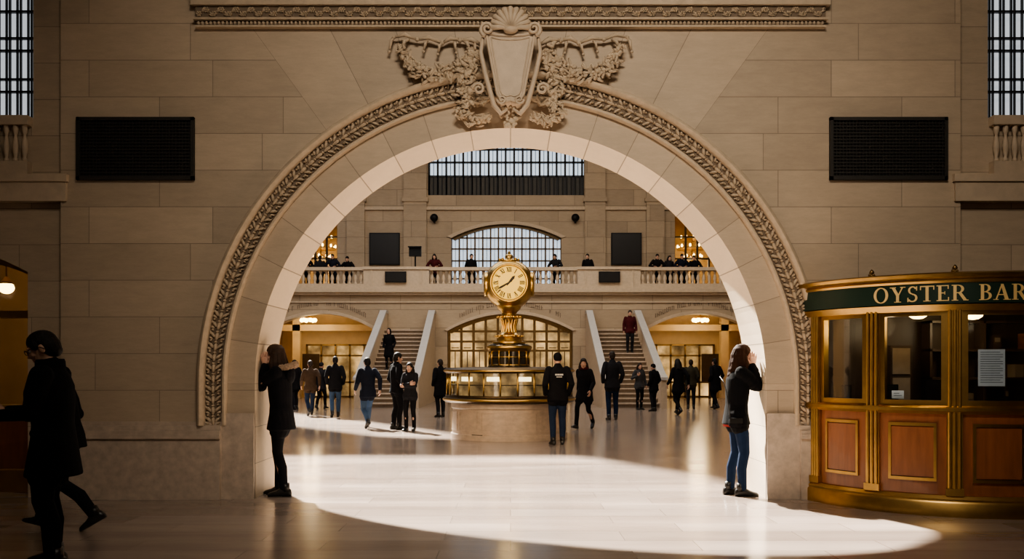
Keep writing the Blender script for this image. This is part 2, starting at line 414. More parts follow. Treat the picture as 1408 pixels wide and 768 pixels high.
    if hair in ('short', 'long', 'wavy'):
        hb((0,-.004,.047), (.079,.098,.086)); hb((0,-.032,.004), (.080,.078,.092)); hb((0,-.055,-.04), (.062,.05,.05))
        for s in (-1, 1): hb((s*.068,.03,.03), (.016,.03,.04))
        if hair in ('long', 'wavy'):
            L = -.23 if hair == 'long' else -.31
            for i in range(7):
                q = i/6; a = PI*(1.0+1.0*q)
                p0 = V((.07*math.cos(a), -.02+.075*math.sin(a), .02))
                p1 = V((.088*math.cos(a), -.015+.10*math.sin(a), -.09)); p2 = V((.10*math.cos(a), -.03+.13*math.sin(a), L-.02*math.cos(q*9)))
                g.tube([HM @ p0, HM @ p1, HM @ p2], [.03,.038,.022], 8)
                g.ball(HM @ p1, .034, 8, 6)
            if lod == 0:
                for s in (-1, 1):
                    g.tube([HM @ V((s*.07,.01,.0)), HM @ V((s*.094,.02,-.10)), HM @ V((s*.105,.0,-.27))], [.026,.036,.022], 8)
                wv = .014 if hair == 'wavy' else .002
                for i in range(58):   # strands over the mass
                    a = PI*(.93+1.14*i/57); w0 = RN.uniform(-.01,.01); ph_ = RN.uniform(0, 6)
                    pp = []
                    base_ = [(.045,.118),(.082,.07),(.094,.0),(.107,-.09),(.118,-.17),(.115,-.245+RN.uniform(-.02,.02))]
                    if hair == 'wavy': base_ = base_[:5]+[(.128,-.235),(.128,-.30+RN.uniform(-.03,.02))]
                    for j, (rr, zz) in enumerate(base_):
                        aa = a+w0*j+(wv*6*math.sin(ph_+j*1.7) if j > 1 else 0); r2 = rr+(wv*math.cos(ph_+j*1.9) if j > 1 else 0)
                        pp.append(HM @ V((r2*.93*math.cos(aa), -.018+r2*1.05*math.sin(aa), zz)))
                    g.tube(pp, [.006,.008,.009]+[.011 if hair == 'wavy' else .0095]*(len(pp)-4)+[.005], 5)
    elif hair == 'hat':
        hb((0,-.006,.05), (.083,.102,.085)); hb((0,-.03,.02), (.083,.08,.07))
    elif hair == 'hood':
        hb((0,-.02,.03), (.098,.105,.11)); hb((0,-.04,-.06), (.10,.09,.10))
    me = remesh(g, vb*1.1, 2)
    if hair == 'short' and lod == 0:
        for v in me.vertices: v.co += V((RN.gauss(0, 1), RN.gauss(0, 1), RN.gauss(0, 1)))*.0006
    nm = {'hat': 'knit_hat', 'hood': 'hood'}.get(hair, 'hair'); me.name = nm
    mk(nm, me, HR[hc] if nm == 'hair' else FB[coat], e)
    # --- trousers and shoes
    g = G()
    loft(g, [(-.10,.14,.105),(-.02,.162*(1.0 if not fem else .98),.118),(.06,.155*k_,.112),(.10,.14*k_,.10)])
    lw = max(.84, (tw or 1.0)*(.92 if fem else 1.0))
    for s in (-1, 1):
        k2 = knees[s]; a2 = anks[s]+V((0,.005,.0))
        mid = (k2+anks[s])/2+V((0,-.018,.03)); mth_ = (hips[s]+k2)/2+V((0,.012,0))
        limb(g, [hips[s], mth_, k2, mid, a2], [.098*lw,.088*lw,.068*lw,.064*lw,.053*lw])
    me = remesh(g, vc, 3); me.name = 'trousers'; mk('trousers', me, FB[pants], e)
    for s in (-1, 1):
        a = S[s]['a']; ro = Matrix.Translation(anks[s]) @ Matrix.Rotation(-math.radians(a[3]), 4, 'X') @ Matrix.Rotation(-s*.15, 4, 'Z')
        g = G(); rs = []
        for y, rx, h in ((-.085,.018,.04),(-.078,.031,.07),(-.045,.038,.10),(0,.040,.115),(.04,.042,.092),(.085,.047,.066),(.13,.046,.052),(.165,.036,.042),(.183,.018,.028)):
            ring = []
            for k in range(14):
                zz = -.088+h/2+h/2*math.sin(2*PI*k/14)*1.12; ring.append(ro @ V((rx*math.cos(2*PI*k/14), y, max(-.089, zz))))
            rs.append(ring)
        g.rings(rs)
        g.tube([ro @ V((0,-.02,-.03)), ro @ V((0,-.012,.06))], [.046,.047], 12)
        part('shoe', g, shoe or m_shoe, e, True)
    # --- coat
    g = G(); kc = k_
    base = [(.0,.182,.135),(.1,.165*kc,.126),(.25,.178*kc,.136),(.38,.188*kc,.136),(.46,.158*kc,.112),(.505,.10,.088),(.545,.078,.078)]
    if hem <= -.02: base = [(hem, .19+(-hem)*.12, .142+(-hem)*.10), (hem+.01, .192+(-hem)*.12, .145+(-hem)*.10)]+base
    loft(g, base, 22)
    for s in (-1, 1):
        we = els[s]+(wrs[s]-els[s])*.95
        limb(g, [shs[s]-xr*s*.012, (shs[s]+els[s])/2, els[s], we], [.076,.071,.060,.045], 12)
        if quilt:
            for i in range(1, 9):
                q = i/9; p = shs[s].lerp(els[s], q*2) if q < .5 else els[s].lerp(we, q*2-1)
                g.ball(p, .082-.026*q, 12, 8)
        if hem < -.08:
            fr = min(1, -hem/.43); limb(g, [hips[s], hips[s].lerp(knees[s], fr*.92)], [.118,.108], 12)
    limb(g, [nk-up*.05, nk+up*.0], [.083,.076])
    me = remesh(g, vc, 3 if not quilt else 2); me.name = 'coat' if hem < -.2 else 'jacket'; mk(me.name, me, FB[coat], e)
    info = dict(e=e, HM=HM, pel=pel, up=up, fw=fw, wr=wrs, sh=shs, s=s_, nk=nk)
    if 'furhood' in extra:
        g = G(); cc = nk-up*.02-fw*.06
        for i in range(60):
            a = PI*(.92+1.16*i/59.0); r = .128
            g.ball(cc+xr*r*math.cos(a)+fw*(.14*math.sin(a))+up*(.03*-math.sin(a)+RN.uniform(-.014,.014)), RN.uniform(.022,.032), 7, 5)
        me = remesh(g, .007, 1)
        for v in me.vertices: v.co += V((RN.gauss(0, 1), RN.gauss(0, 1), RN.gauss(0, 1)))*.003
        me.name = 'fur_collar'; mk('fur_collar', me, m_fur, e, label='tan fur trim of the hood')
        g = G(); g.ball(nk-fw*.12-up*.10, (.12,.065,.11)); me = remesh(g, .01, 2); me.name = 'hood'; mk('hood', me, FB[coat], e)
    if 'collar' in extra:
        g = G()
        g.rings([[nk+up*u_+xr*r*math.cos(2*PI*k/20)+fw*(r*1.05*math.sin(2*PI*k/20)) for k in range(20)] for u_, r in ((-.03,.09),(.03,.088),(.05,.082),(.05,.070),(.0,.072))], cap=False)
        part('collar', g, FB[coat], e, True)
    if 'scarf' in extra:
        g = G()
        pts = [nk+up*.015+xr*.085*math.cos(2*PI*k/16)+fw*.088*math.sin(2*PI*k/16) for k in range(17)]
        g.tube(pts, .03, 8); part('scarf', g, FB['maroon'], e, True)
    if 'redhem' in extra:
        g = G(); loft(g, [(hem-.025,.19,.145),(hem+.02,.19,.145)], 22); part('shirt_hem', g, FB['red'], e, True)
    if 'backmark' in extra:
        g = G(); y0 = -.148
        xx = -.075
        for w_ in (.018,.022,.014,.02,.012,.024,.018):
            c = pel+up*.36+fw*y0
            g.box(c.x+xx, c.x+xx+w_*.7, c.y-.012, c.y+.03, c.z, c.z+.03); g.box(c.x+xx*.7, c.x+xx*.7+w_*.5, c.y-.012, c.y+.03, c.z-.035, c.z-.02); xx += w_+.004
        part('back_lettering', g, m_paper, e)
    return info

# near people
i1 = person('man in glasses and black coat looking down at a phone, nearest figure at left edge', x=X(74,6.6), D=6.6, H=1.70, yaw=98, pose='phone', hair='short', hc='black', coat='jet', hem=-.28, pants='jet', lod=0, skin=m_skin2, extra=('collar',), wide=1.12)
i2 = person('person in dark clothes leaning into a stride, mostly hidden behind the man with the phone', x=X(94,8.1), D=8.1, H=1.62, yaw=90, pose='hurry', hair='short', hc='black', coat='jet', hem=-.12, pants='black', lod=0, skin=m_skin2)
i3 = person('woman in black parka with tan fur hood facing the left arch pier, hands at face', x=-2.56, D=10.24, H=1.70, yaw=90, pose='whisper', hair='long', hc='mid', coat='black', hem=-.19, pants='black', lod=0, fem=True, extra=('furhood',), tw=.95)
i4 = person('woman with long wavy brown hair in dark jacket and jeans facing the right arch pier', x=2.52, D=10.24, H=1.70, yaw=-90, pose='whisper', hair='wavy', hc='brown', coat='jet', hem=-.13, pants='denim', lod=0, fem=True, extra=('redhem',), quilt=True, tw=1.0)
# concourse
person('man in dark jacket and jeans with white lettering on his back beside the round booth', 767, 611, 1.72, 8, 'pockets', 'hat', 'black', 'black', -.12, 'darkdenim', lod=1, extra=('backmark',))
person('woman in black coat, leggings and tall boots walking right of the round booth', 804, 589, 1.72, 150, 'walk', 'long', 'dark', 'black', -.24, 'black', lod=1, fem=True, extra=('scarf',), hy=25, tw=.95)
person('tall man in dark jacket and blue jeans seen from behind, right of the round booth', 842, 577, 1.90, 5, 'pockets', 'short', 'dark', 'charcoal', -.14, 'denim', lod=1)
person('man in dark hooded coat and jeans walking away in the sunlit streak', 506, 588, 1.74, 25, 'walk', 'short', 'black', 'navy', -.16, 'lightdenim', lod=1)
person('tall man in black jacket standing beside the woman with crossed arms', 545, 590, 1.80, -60, 'pockets', 'short', 'black', 'black', -.12, 'black', lod=1)
person('woman with dark bobbed hair standing with crossed arms left of the round booth', 564, 592, 1.56, 165, 'crossed', 'long', 'black', 'charcoal', -.10, 'black', lod=1, fem=True, skin=m_skin)
person('person in long black coat standing just left of the round booth', 606, 573, 1.70, 30, 'pockets', 'short', 'dark', 'black', -.32, 'charcoal')
person('person in black puffer jacket and pale jeans walking away beyond the fur-hooded woman', 461, 573, 1.80, 10, 'stroll', 'short', 'black', 'black', -.12, 'lightdenim')
person('person in brown jacket and jeans walking away at the left of the concourse', 427, 571, 1.72, 20, 'walk', 'short', 'dark', 'brown', -.12, 'darkdenim')
person('person in dark coat half hidden behind the brown-jacketed walker', 441, 562, 1.66, -20, 'stroll', 'hat', 'dark', 'charcoal', -.2, 'black')
person('person in black coat nearest the left pier, half hidden by the fur-hooded woman', 406, 563, 1.72, 60, 'pockets', 'short', 'black', 'black', -.25, 'charcoal')
person('woman in black coat walking at the foot of the right staircase', 933, 570, 1.78, 15, 'walk', 'long', 'black', 'black', -.22, 'black', fem=True)
person('man in dark olive jacket behind the woman right of the stair foot', 950, 562, 1.74, -10, 'pockets', 'short', 'dark', 'olive', -.12, 'charcoal')
person('person in long black coat standing before the right lit passage', 984, 562, 1.80, 30, 'stroll', 'short', 'black', 'black', -.3, 'black')
person('person in grey jacket at the bottom of the right staircase', 879, 563, 1.62, 200, 'bagstrap', 'long', 'dark', 'grey', -.12, 'black', fem=True)
person('person in black coat standing close to the right stair parapet end', 899, 565, 1.58, 40, 'pockets', 'hat', 'dark', 'black', -.2, 'charcoal')
TR = .35; RI = .17; SY = 33.0
def step_z(y): return (math.floor((y-SY)/TR)+1)*RI
D_ = 37.05; person('person in maroon jacket and dark trousers coming down the right staircase', x=X(866,D_), D=D_, z0=step_z(D_), H=1.74, yaw=180, pose='stand', hair='short', hc='dark', coat='maroon', hem=-.1, pants='charcoal')
D_ = 35.65; person('woman in long black hooded coat on the left staircase', x=X(535,D_), D=D_, z0=step_z(D_), H=1.62, yaw=170, pose='pockets', hair='hood', coat='black', hem=-.38, pants='black', fem=True)
BZ = 4.85
for px, lab, ps, yw, ha, co, dd in ((421,'leftmost dark-coated person leaning on the balcony rail','rail',180,'short','black',0), (440,'second person from the left along the balcony rail, back turned','stand',20,'short','charcoal',.5),
      (458,'third person from the left along the balcony rail, in navy','rail',180,'short','navy',0), (479,'person at the right end of the left balcony balustrade','rail',170,'hat','black',.9),
      (598,'person in maroon leaning on the balcony rail below the wall speaker','rail',175,'long','maroon',0), (648,'person in black standing before the arched balcony window, left side','pockets',200,'short','black',0),
      (765,'person in dark coat leaning on the balcony right of the clock','rail',150,'short','charcoal',0), (808,'person in black standing at the solid balcony parapet right of the clock','pockets',160,'short','black',0),
      (903,'leftmost person on the right balcony balustrade','rail',180,'short','black',0), (920,'person in charcoal, second on the right balcony balustrade','pockets',200,'long','charcoal',.6),
      (937,'person in navy with a hat, third on the right balcony balustrade','rail',180,'hat','navy',0), (955,'rightmost person on the right balcony balustrade','rail',160,'short','black',.5)):
    person(lab, x=X(px, 41.05+dd), D=41.05+dd, z0=BZ, H=1.70, yaw=yw, pose=ps, hair=ha, hc='black', coat=co, hem=-.1, pants='black', group='people on the balcony')
# held and worn things
def wm(info):
    e = info['e']; return Matrix.LocRotScale(e.location, e.rotation_euler, e.scale)
def wp(info, p): return wm(info) @ V(p)
ph = (i1['wr'][1]+i1['wr'][-1])/2+V((0,.10,.085))
g = G(); g.box(-.036,.036,-.075,.075,-.004,.004); g.mi = 1; g.box(-.033,.033,-.068,.068,.0041,.0046)
o = part('smartphone', g, [m_black, m_screen], label='dark phone held by the man at the left edge', cat='phone'); o.location = wp(i1, ph); o.rotation_euler = (math.radians(25), 0, math.radians(98))
W1 = wm(i1) @ i1['HM']; org = W1 @ V((0,.1,0))
e = thing('eyeglasses', 'dark rimmed glasses worn by the man at the left edge', 'glasses', org)
g = G()
for s in (-1, 1):
    g.tube([W1 @ V((s*.032+.025*math.cos(2*PI*k/14), .108, -.002+.019*math.sin(2*PI*k/14))) for k in range(15)], .0026, 5)
g.tube([W1 @ V((-.008,.110,.004)), W1 @ V((.008,.110,.004))], .0024, 5); part('rims', g, m_black, e, True)
for s in (-1, 1):
    g = G(); g.tube([W1 @ V((s*.057,.106,.004)), W1 @ V((s*.082,.06,.006)), W1 @ V((s*.087,-.005,.002)), W1 @ V((s*.085,-.03,-.02))], .0024, 5); part('temple_arm', g, m_black, e, True)
e = thing('crossbody_bag', 'small dark crossbody bag at the hip of the wavy-haired woman', 'bag', wp(i4, (.190,-.05,.79)), world=False, rot=math.radians(-90))
g = G(); g.box(-.025,.025,-.075,.075,0,.11); bmesh.ops.bevel(g.bm, geom=g.bm.edges[:], offset=.016, segments=3, affect='EDGES'); part('bag_body', g, FB['black'], e, True)
g = G(); g.box(.018,.029,-.07,.07,.05,.105); part('flap', g, m_shoe, e)
g = G(); g.tube([(0,-.06,.10),(.0,-.09,.34),(-.09,-.11,.5),(-.2,-.13,.56)], .005, 6); part('strap', g, m_shoe, e, True)

# ------------------------------------------------------------------ setting
def seg(x0, x1, zs, rise, n=16):
    out = []
    for i in range(n+1):
        q = i/n; out.append((x0+(x1-x0)*q, zs+rise*(1-(2*q-1)**2)))
    return out
def arcpts(r, zc, n=48): return [(-r*math.cos(PI*i/n), zc+r*math.sin(PI*i/n)) for i in range(n+1)]
ZC = 1.25; RI_ = 2.79
struct('floor', G().box(-19, 19, -5, 47, -.2, 0), m_floor)
HZ = 15.0
g = G()
inner = [(-2.79, 0)]+arcpts(RI_, ZC, 64)+[(2.79, 0)]
g.prism([(-4.91, 0)]+inner+[(4.91, 0), (4.91, HZ), (-4.91, HZ)], 10, 10.9)
bmesh.ops.recalc_face_normals(g.bm, faces=g.bm.faces[:])
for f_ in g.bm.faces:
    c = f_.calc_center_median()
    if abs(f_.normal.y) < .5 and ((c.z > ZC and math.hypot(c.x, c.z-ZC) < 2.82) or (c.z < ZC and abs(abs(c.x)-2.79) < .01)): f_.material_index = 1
struct('wall_arch', g, [m_arch, m_soffit])
for s, nm in ((-1, 'left'), (1, 'right')):
    g = G(); y0, y1 = 10.1, 10.9
    def bx(a, b, z0, z1):
        lo, hi = sorted((s*a, s*b)); g.box(lo, hi, y0, y1, z0, z1)
    if s < 0: g.prism([(-4.91,0),(-5.32,0)]+[(x_, z_) for x_, z_ in seg(-5.32,-7.5,2.48,.3)]+[(-7.5,0),(-19,0),(-19,4.18),(-4.91,4.18)], y0, y1)
    else: bx(4.91, 19, 0, 4.18)
    bx(4.91, 5.26, 4.18, HZ); bx(6.9, 19, 4.18, HZ); bx(5.26, 6.9, 7.4, HZ)
    struct('wall_front_'+nm, g, m_side)
    # high window
    g = G(); lo, hi = sorted((s*5.2, s*6.96)); g.box(lo, hi, 10.42, 10.46, 4.1, 7.5)
    w = struct('window_1' if s < 0 else 'window_2', g, m_dayfront)
    g = G()
    for i in range(14):
        xx = s*(5.275+i*.122)
        for dx in (-.019,.019): g.box(xx+dx-.008, xx+dx+.008, 10.28, 10.31, 4.18, 7.4)
    for zz in (4.2, 4.52, 4.66, 4.98, 5.12, 5.42, 5.9, 6.4): g.box(lo, hi, 10.27, 10.32, zz-.010, zz+.010)
    part('window_bars', g, m_iron, w)
    # sill rail, balusters, ledge
    e = thing('balustrade', 'short carved stone balustrade under the barred high window at the '+('left' if s < 0 else 'right')+' edge', 'balustrade', (s*6.0, 10.1, 3.52), group='balustrades below the high windows')
    lo, hi = sorted((s*5.27, s*7.0))
    part('top_rail', G().box(lo, hi, 9.99, 10.1, 4.08, 4.18), m_trim, e)
    part('bottom_rail', G().box(lo, hi, 9.99, 10.1, 3.54, 3.68), m_trim, e)
    g = G(); g.lathe([(.030,0),(.030,.03),(.017,.05),(.032,.12),(.038,.17),(.027,.24),(.015,.29),(.021,.31),(.030,.34),(.030,.40)], 12)
    bm_ = g.mesh('baluster', True)
    for i in range(17): mk('baluster', bm_, m_trim, e, loc=(s*(5.325+i*.10), 10.045, 3.68))
    g = G(); lo, hi = sorted((s*4.84, s*8.2)); g.box(lo, hi, 9.965, 10.1, 3.24, 3.45); lo, hi = sorted((s*4.82, s*8.2)); g.box(lo, hi, 9.94, 10.1, 3.45, 3.53)
    struct('trim_1' if s < 0 else 'trim_2', g, m_trim)
    # plinths
    g = G(); lo, hi = sorted((s*4.97, s*3.14)); g.box(lo, hi, 9.90, 10.02, 0, .66)
    lo, hi = sorted((s*5.0, s*3.14)); g.box(lo, hi, 9.87, 10.02, .66, .71); g.box(lo, hi, 9.885, 10.02, .71, .745); g.box(lo, hi, 9.92, 10.02, .745, .80); g.box(lo, hi, 9.96, 10.02, .80, .84)
    lo, hi = sorted((s*3.14, s*2.79)); g.box(lo, hi, 9.95, 10.02, 0, .93)
    struct('baseboard_'+nm, g, m_plinth)
    # vents
    cx = X(186 if s < 0 else 1222, 9.97); z0, z1 = Z(247, 9.97), Z(161, 9.97); hw = .64
    e = thing('vent_grille', 'black rectangular mesh grille on the stone wall '+('left' if s < 0 else 'right')+' of the arch', 'vent', (cx, 10, z0), group='wall vent grilles')
    part('backing', G().box(cx-hw, cx+hw, 9.985, 10.0, z0, z1), m_back, e)
    g = G(); t = .035
    g.box(cx-hw, cx+hw, 9.955, 9.99, z0, z0+t); g.box(cx-hw, cx+hw, 9.955, 9.99, z1-t, z1); g.box(cx-hw, cx-hw+t, 9.955, 9.99, z0, z1); g.box(cx+hw-t, cx+hw, 9.955, 9.99, z0, z1)
    part('frame', g, m_grille, e)
    g = G(); q = cx-hw+t
    while q < cx+hw-t: g.box(q, q+.006, 9.968, 9.978, z0, z1); q += .036
    q = z0+t
    while q < z1-t: g.box(cx-hw, cx+hw, 9.966, 9.976, q, q+.009); q += .036
    part('mesh', g, m_grille, e)
# front hall shell
struct('ceiling_front', G().box(-9.6, 9.6, -5, 10.2, 8.5, 8.7), m_ceil)
struct('wall_front_hall_left', G().box(-9.8, -9.5, -5, 10.2, 0, 8.6), m_wallf); struct('wall_front_hall_right', G().box(9.5, 9.8, -5, 10.2, 0, 8.6), m_wallf)
struct('wall_front_hall_back', G().box(-9.8, 9.8, -5.2, -5, 0, 8.6), m_wallf)
# archivolt
def archsweep(g, prof, z0, n=72):
    rs = [[(-r, y, z0) for r, y in prof]]
    for i in range(n+1):
        a = PI*i/n; rs.append([(-r*math.cos(a), y, ZC+r*math.sin(a)) for r, y in prof])
    rs.append([(r, y, z0) for r, y in prof])
    g.rings(rs)
RM = 3.235
def arcpos(r, t):
    st = ZC-.80
    if t < st: return V((-r, 0, .80+t)), V((0,0,1)), V((-1,0,0))
    a = (t-st)/RM
    if a <= PI: return V((-r*math.cos(a), 0, ZC+r*math.sin(a))), V((math.sin(a), 0, math.cos(a))), V((-math.cos(a), 0, math.sin(a)))
    return V((r, 0, ZC-(t-st-PI*RM))), V((0,0,-1)), V((1,0,0))
g = G()
archsweep(g, [(3.09,10.02),(3.09,9.95),(3.105,9.93),(3.125,9.93),(3.135,9.95),(3.135,10.02)], .80)
archsweep(g, [(3.32,10.02),(3.32,9.94),(3.33,9.90),(3.36,9.88),(3.385,9.89),(3.40,9.92),(3.405,10.02)], .80)
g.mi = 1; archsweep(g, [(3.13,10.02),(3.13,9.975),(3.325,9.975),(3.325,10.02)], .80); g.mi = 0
T = 2*(ZC-.80)+PI*RM; n = 96
for i in range(n):
    t = (i+.5)*T/n
    p, tg, rd = arcpos(RM, t)
    mir = 1 if t < T/2 else -1
    for (du, dr, L, w_, an, hy_) in ((-.01,0,.052,.020,0,.034),(.002,.045,.040,.017,.75,.030),(.002,-.045,.040,.017,-.75,.030),(-.035,.062,.026,.014,1.15,.026),(-.035,-.062,.026,.014,-1.15,.026),(.042,0,.014,.016,0,.046),(.055,.055,.013,.013,0,.034),(.055,-.055,.013,.013,0,.034),(.02,.075,.020,.010,.3,.026),(.02,-.075,.020,.010,-.3,.026),(-.01,.0,.045,.005,0,.041)):
        c = p+tg*du*mir+rd*dr+V((0, 9.970, 0))
        ax = (tg*mir*math.cos(an)+rd*math.sin(an)).normalized(); ot = V((0,1,0)).cross(ax)
        Mx = Matrix((ax, V((0,1,0)), ot)).transposed()
        g.ball(c, (L, hy_, w_), 7, 5, Mx)
struct('trim_3', g, [m_carve, m_groove], auto=50)
# cornice
g = G()
g.box(-3.42, 3.42, 9.93, 10.0, 5.118, 5.138); g.box(-3.44, 3.44, 9.91, 10.0, 5.195, 5.215); g.box(-3.46, 3.46, 9.90, 10, 5.35, 5.5); g.box(-3.5, 3.5, 9.86, 10, 5.5, 5.7)
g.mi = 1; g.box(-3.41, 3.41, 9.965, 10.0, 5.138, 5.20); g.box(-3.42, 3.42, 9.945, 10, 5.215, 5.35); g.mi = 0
x_ = -3.39
while x_ < 3.4: g.ball((x_, 9.958, 5.167), (.019,.022,.024), 7, 5); x_ += .044
x_ = -3.38; k = 0
while x_ < 3.4:   # running leaf scroll
    zc = 5.282+.022*(1 if k % 2 else -1); sg = 1 if k % 2 else -1
    for j in range(6):
        a = j*PI/3; g.ball((x_+.022*math.cos(a), 9.938, zc+.022*math.sin(a)), (.013,.02,.013), 6, 4)
    g.ball((x_, 9.93, zc), (.011,.02,.011), 6, 4)
    for da in (-.5, .2):
        ax = V((math.cos(sg*(.9+da)), 0, math.sin(-sg*(.9+da)))); ot = V((0,1,0)).cross(ax)
        g.ball((x_+.045, 9.94, 5.282-sg*.022+da*.03), (.032,.018,.011), 6, 4, Matrix((ax, V((0,1,0)), ot)).transposed())
    x_ += .082; k += 1
struct('trim_4', g, [m_carve, m_groove], auto=45)
# cartouche
DC = 9.72
def cp(px, py, y=None): return V((X(px, DC)-.016, y if y is not None else DC, Z(py, DC)))
e = thing('cartouche', 'carved stone shield cartouche with scallop shell and fruit garlands over the arch crown', 'carving', (0, 10, 4.2))
out = [(671,46),(673,60),(677,82),(682,108),(686,130),(690,137),(697,140),(704,138),(711,140),(718,137),(722,130),(726,108),(731,82),(735,60),(737,46),(722,49),(704,50),(686,49)]
g = G(); g.prism([(cp(a, b).x, cp(a, b).z) for a, b in out], 9.70, 10.0); part('shield', g, m_trim, e)
g = G(); pts = [cp(a, b, 9.70) for a, b in out]; pts.append(pts[0]); g.tube(pts, .018, 8)
pts = [cp(704+(a-704)*.80, 92+(b-92)*.86, 9.697) for a, b in out]; pts.append(pts[0]); g.tube(pts, .008, 6)
for s in (-1, 1):   # rolled foot of the tablet
    c = cp(704+s*12, 138, 9.68); pts = []; rad = []
    for i in range(18):
        a = i/17*2.6*PI; r = .05*(1-i/24); pts.append(c+V((s*r*math.cos(a), 0, -r*math.sin(a)))); rad.append(.014-.005*i/17)
    g.tube(pts, rad, 6)
part('shield_rim', g, m_trim, e, True)
g = G()
for i in range(11):
    a = math.radians(4+172*i/10); L = .215+.03*math.sin(a)
    c0 = cp(704, 42, 9.68); tip = c0+V((math.cos(a)*L, 0, math.sin(a)*L))
    g.tube([c0, c0.lerp(tip, .5)+V((0,-.035,0)), c0.lerp(tip, .88)+V((0,-.01,0)), tip+V((0,.03,0))], [.012,.024,.033,.016], 8)
g.ball(cp(704, 44, 9.66), (.08,.06,.04)); part('scallop_shell', g, m_trim, e, True)
for s in (-1, 1):
    g = G()
    def q(px, py, y=9.72): return cp(704+s*(px-704), py, y)
    pts = []; rad = []
    for i in range(26):
        a = i/25*3.4*PI; r = .075*(1-i/30)
        c = q(736, 42, 9.68); pts.append(c+V((s*r*math.cos(a-1.3), -.03*i/25, r*math.sin(a-1.3)))); rad.append(.022-.010*i/25)
    g.tube(pts, rad, 8)
    g.tube([q(742,52), q(745,72), q(739,100), q(732,126), q(727,144), q(717,156), q(708,150)], [.018,.025,.028,.028,.028,.025,.018], 8)
    pts = []; rad = []
    for i in range(22):
        a = i/21*3*PI; r = .065*(1-i/26); c = q(748, 122, 9.74); pts.append(c+V((s*r*math.cos(a), -.02, r*math.sin(a)))); rad.append(.019-.007*i/21)
    g.tube(pts, rad, 7)
    part('scroll', g, m_trim, e, True)
    def blobs(path, n, r0, r1, spread, y=9.90, m=5):
        g = G()
        P = [q(a, b, y) for a, b in path]
        for i in range(n):
            u = i/(n-1)*(len(P)-1); k = min(int(u), len(P)-2); c = P[k].lerp(P[k+1], u-k)
            sp = spread*(.40+.60*math.sin(PI*i/(n-1)))
            for j in range(m):
                r = RN.uniform(r0, r1); d = V((RN.uniform(-1,1)*sp, RN.uniform(-.05,.02), RN.uniform(-1,1)*sp))
                if j >= 3:   # leaves
                    a = RN.uniform(0, PI); ax = V((math.cos(a), 0, math.sin(a))); ot = V((0,1,0)).cross(ax)
                    Mx = Matrix((ax, V((0,1,0)), ot)).transposed()
                    g.ball(c+d*1.3, (r*2.2, r*.55, r*.65), 7, 5, Mx); g.ball(c+d*1.3-V((0,r*.35,0)), (r*1.9, r*.4, r*.12), 6, 4, Mx); continue
                g.ball(c+d, (r, r*.9, r), 8, 6)
                if j == 0:
                    for kk in range(5):
                        a = kk*2*PI/5; g.ball(c+d+V((math.cos(a)*r*.75, -r*.45, math.sin(a)*r*.75)), r*.42, 6, 4)
        g.tube(P, r0*1.2, 6)
        return g
    part('garland', blobs([(756,62),(766,77),(784,91),(806,98),(828,94),(846,80),(858,58)], 76, .014, .026, .070), m_carve, e, True)
    part('garland', blobs([(750,70),(762,88),(770,106),(766,122),(750,134)], 56, .015, .028, .075), m_carve, e, True)
    part('leaf_spray', blobs([(742,132),(762,134),(774,146),(758,162),(735,154)], 42, .014, .027, .055), m_carve, e, True)
    g = G()
    for (a, b, a2, b2, r) in ((742,54,775,46,.024),(775,46,800,50,.022),(800,50,835,45,.020),(835,45,868,42,.018),(868,42,874,62,.015),(846,45,858,60,.018),(800,50,806,66,.015),(770,47,760,62,.018),(820,47,826,62,.014),(784,48,780,64,.014)):
        A = q(a, b, 9.93); B = q(a2, b2, 9.93); g.tube([A, A.lerp(B, .5)+V((0,-.04,.03)), B], [r*.6, r*1.3, r*.5], 7)
        g.ball(B+V((0,-.01,0)), r*1.2, 7, 5)
    part('ribbon', g, m_carve, e, True)
g = G()
for i in range(54):
    t = i/53; c = cp(704+RN.uniform(-1,1)*20*(1-t*.7), 144+t*28, 9.78); r = RN.uniform(.014,.028); g.ball(c, (r, r*.9, r), 8, 6)
part('fruit_pendant', g, m_carve, e, True)
# lower left doorway
e = struct('door_1', G().box(-7.5, -5.32, 10.62, 10.64, .0, 2.8), m_glass)
g = G()
for xx in (-5.36, -5.46, -6.35, -6.45, -7.45): g.box(xx-.03, xx+.03, 10.5, 10.66, 0, 2.6)
g.box(-7.5, -5.32, 10.5, 10.66, 2.0, 2.08); g.box(-7.5, -5.32, 10.52, 10.66, .0, .25); g.box(-7.5, -5.32, 10.52, 10.66, .95, 1.0)
P = seg(-7.5, -5.32, 2.48, .3); P2 = seg(-7.5, -5.32, 2.40, .28)
for i in range(16): g.prism([P[i], P[i+1], P2[i+1], P2[i]], 10.5, 10.66)
part('door_frame', g, m_gold, e)
g = G(); g.box(-8, -7.8, 10.9, 13.2, 0, 3); g.box(-5.2, -5.0, 10.9, 13.2, 0, 3); g.box(-8, -5, 13.0, 13.2, 0, 3); g.box(-8, -5, 10.9, 13.2, 3, 3.15)
struct('wall_side_room', g, m_goldroom)
e = thing('shop_counter', 'low dark counter seen through the doorway at the left edge', 'counter', (-6.3, 12.5, 0))
g = G(); g.box(-7.2,-5.45,12.3,12.8,0,.85); part('counter_body', g, m_wood, e); part('counter_top', G().box(-7.24,-5.41,12.26,12.84,.85,.9), m_darkwood, e)
e = thing('pendant_lamp', 'glowing globe lamp inside the doorway at the left edge', 'lamp', (-6.27, 11.4, 2.3))
g = G(); g.ball((-6.27,11.4,2.42), (.09,.09,.075), 16, 10); part('globe', g, m_lamp, e, True); g = G(); g.tube([(-6.27,11.4,2.48),(-6.27,11.4,3.0)], .012, 8); g.lathe([(.02,2.56),(.06,2.5),(.085,2.47)], 16, (-6.27,11.4,0)); part('stem', g, m_gold, e, True)

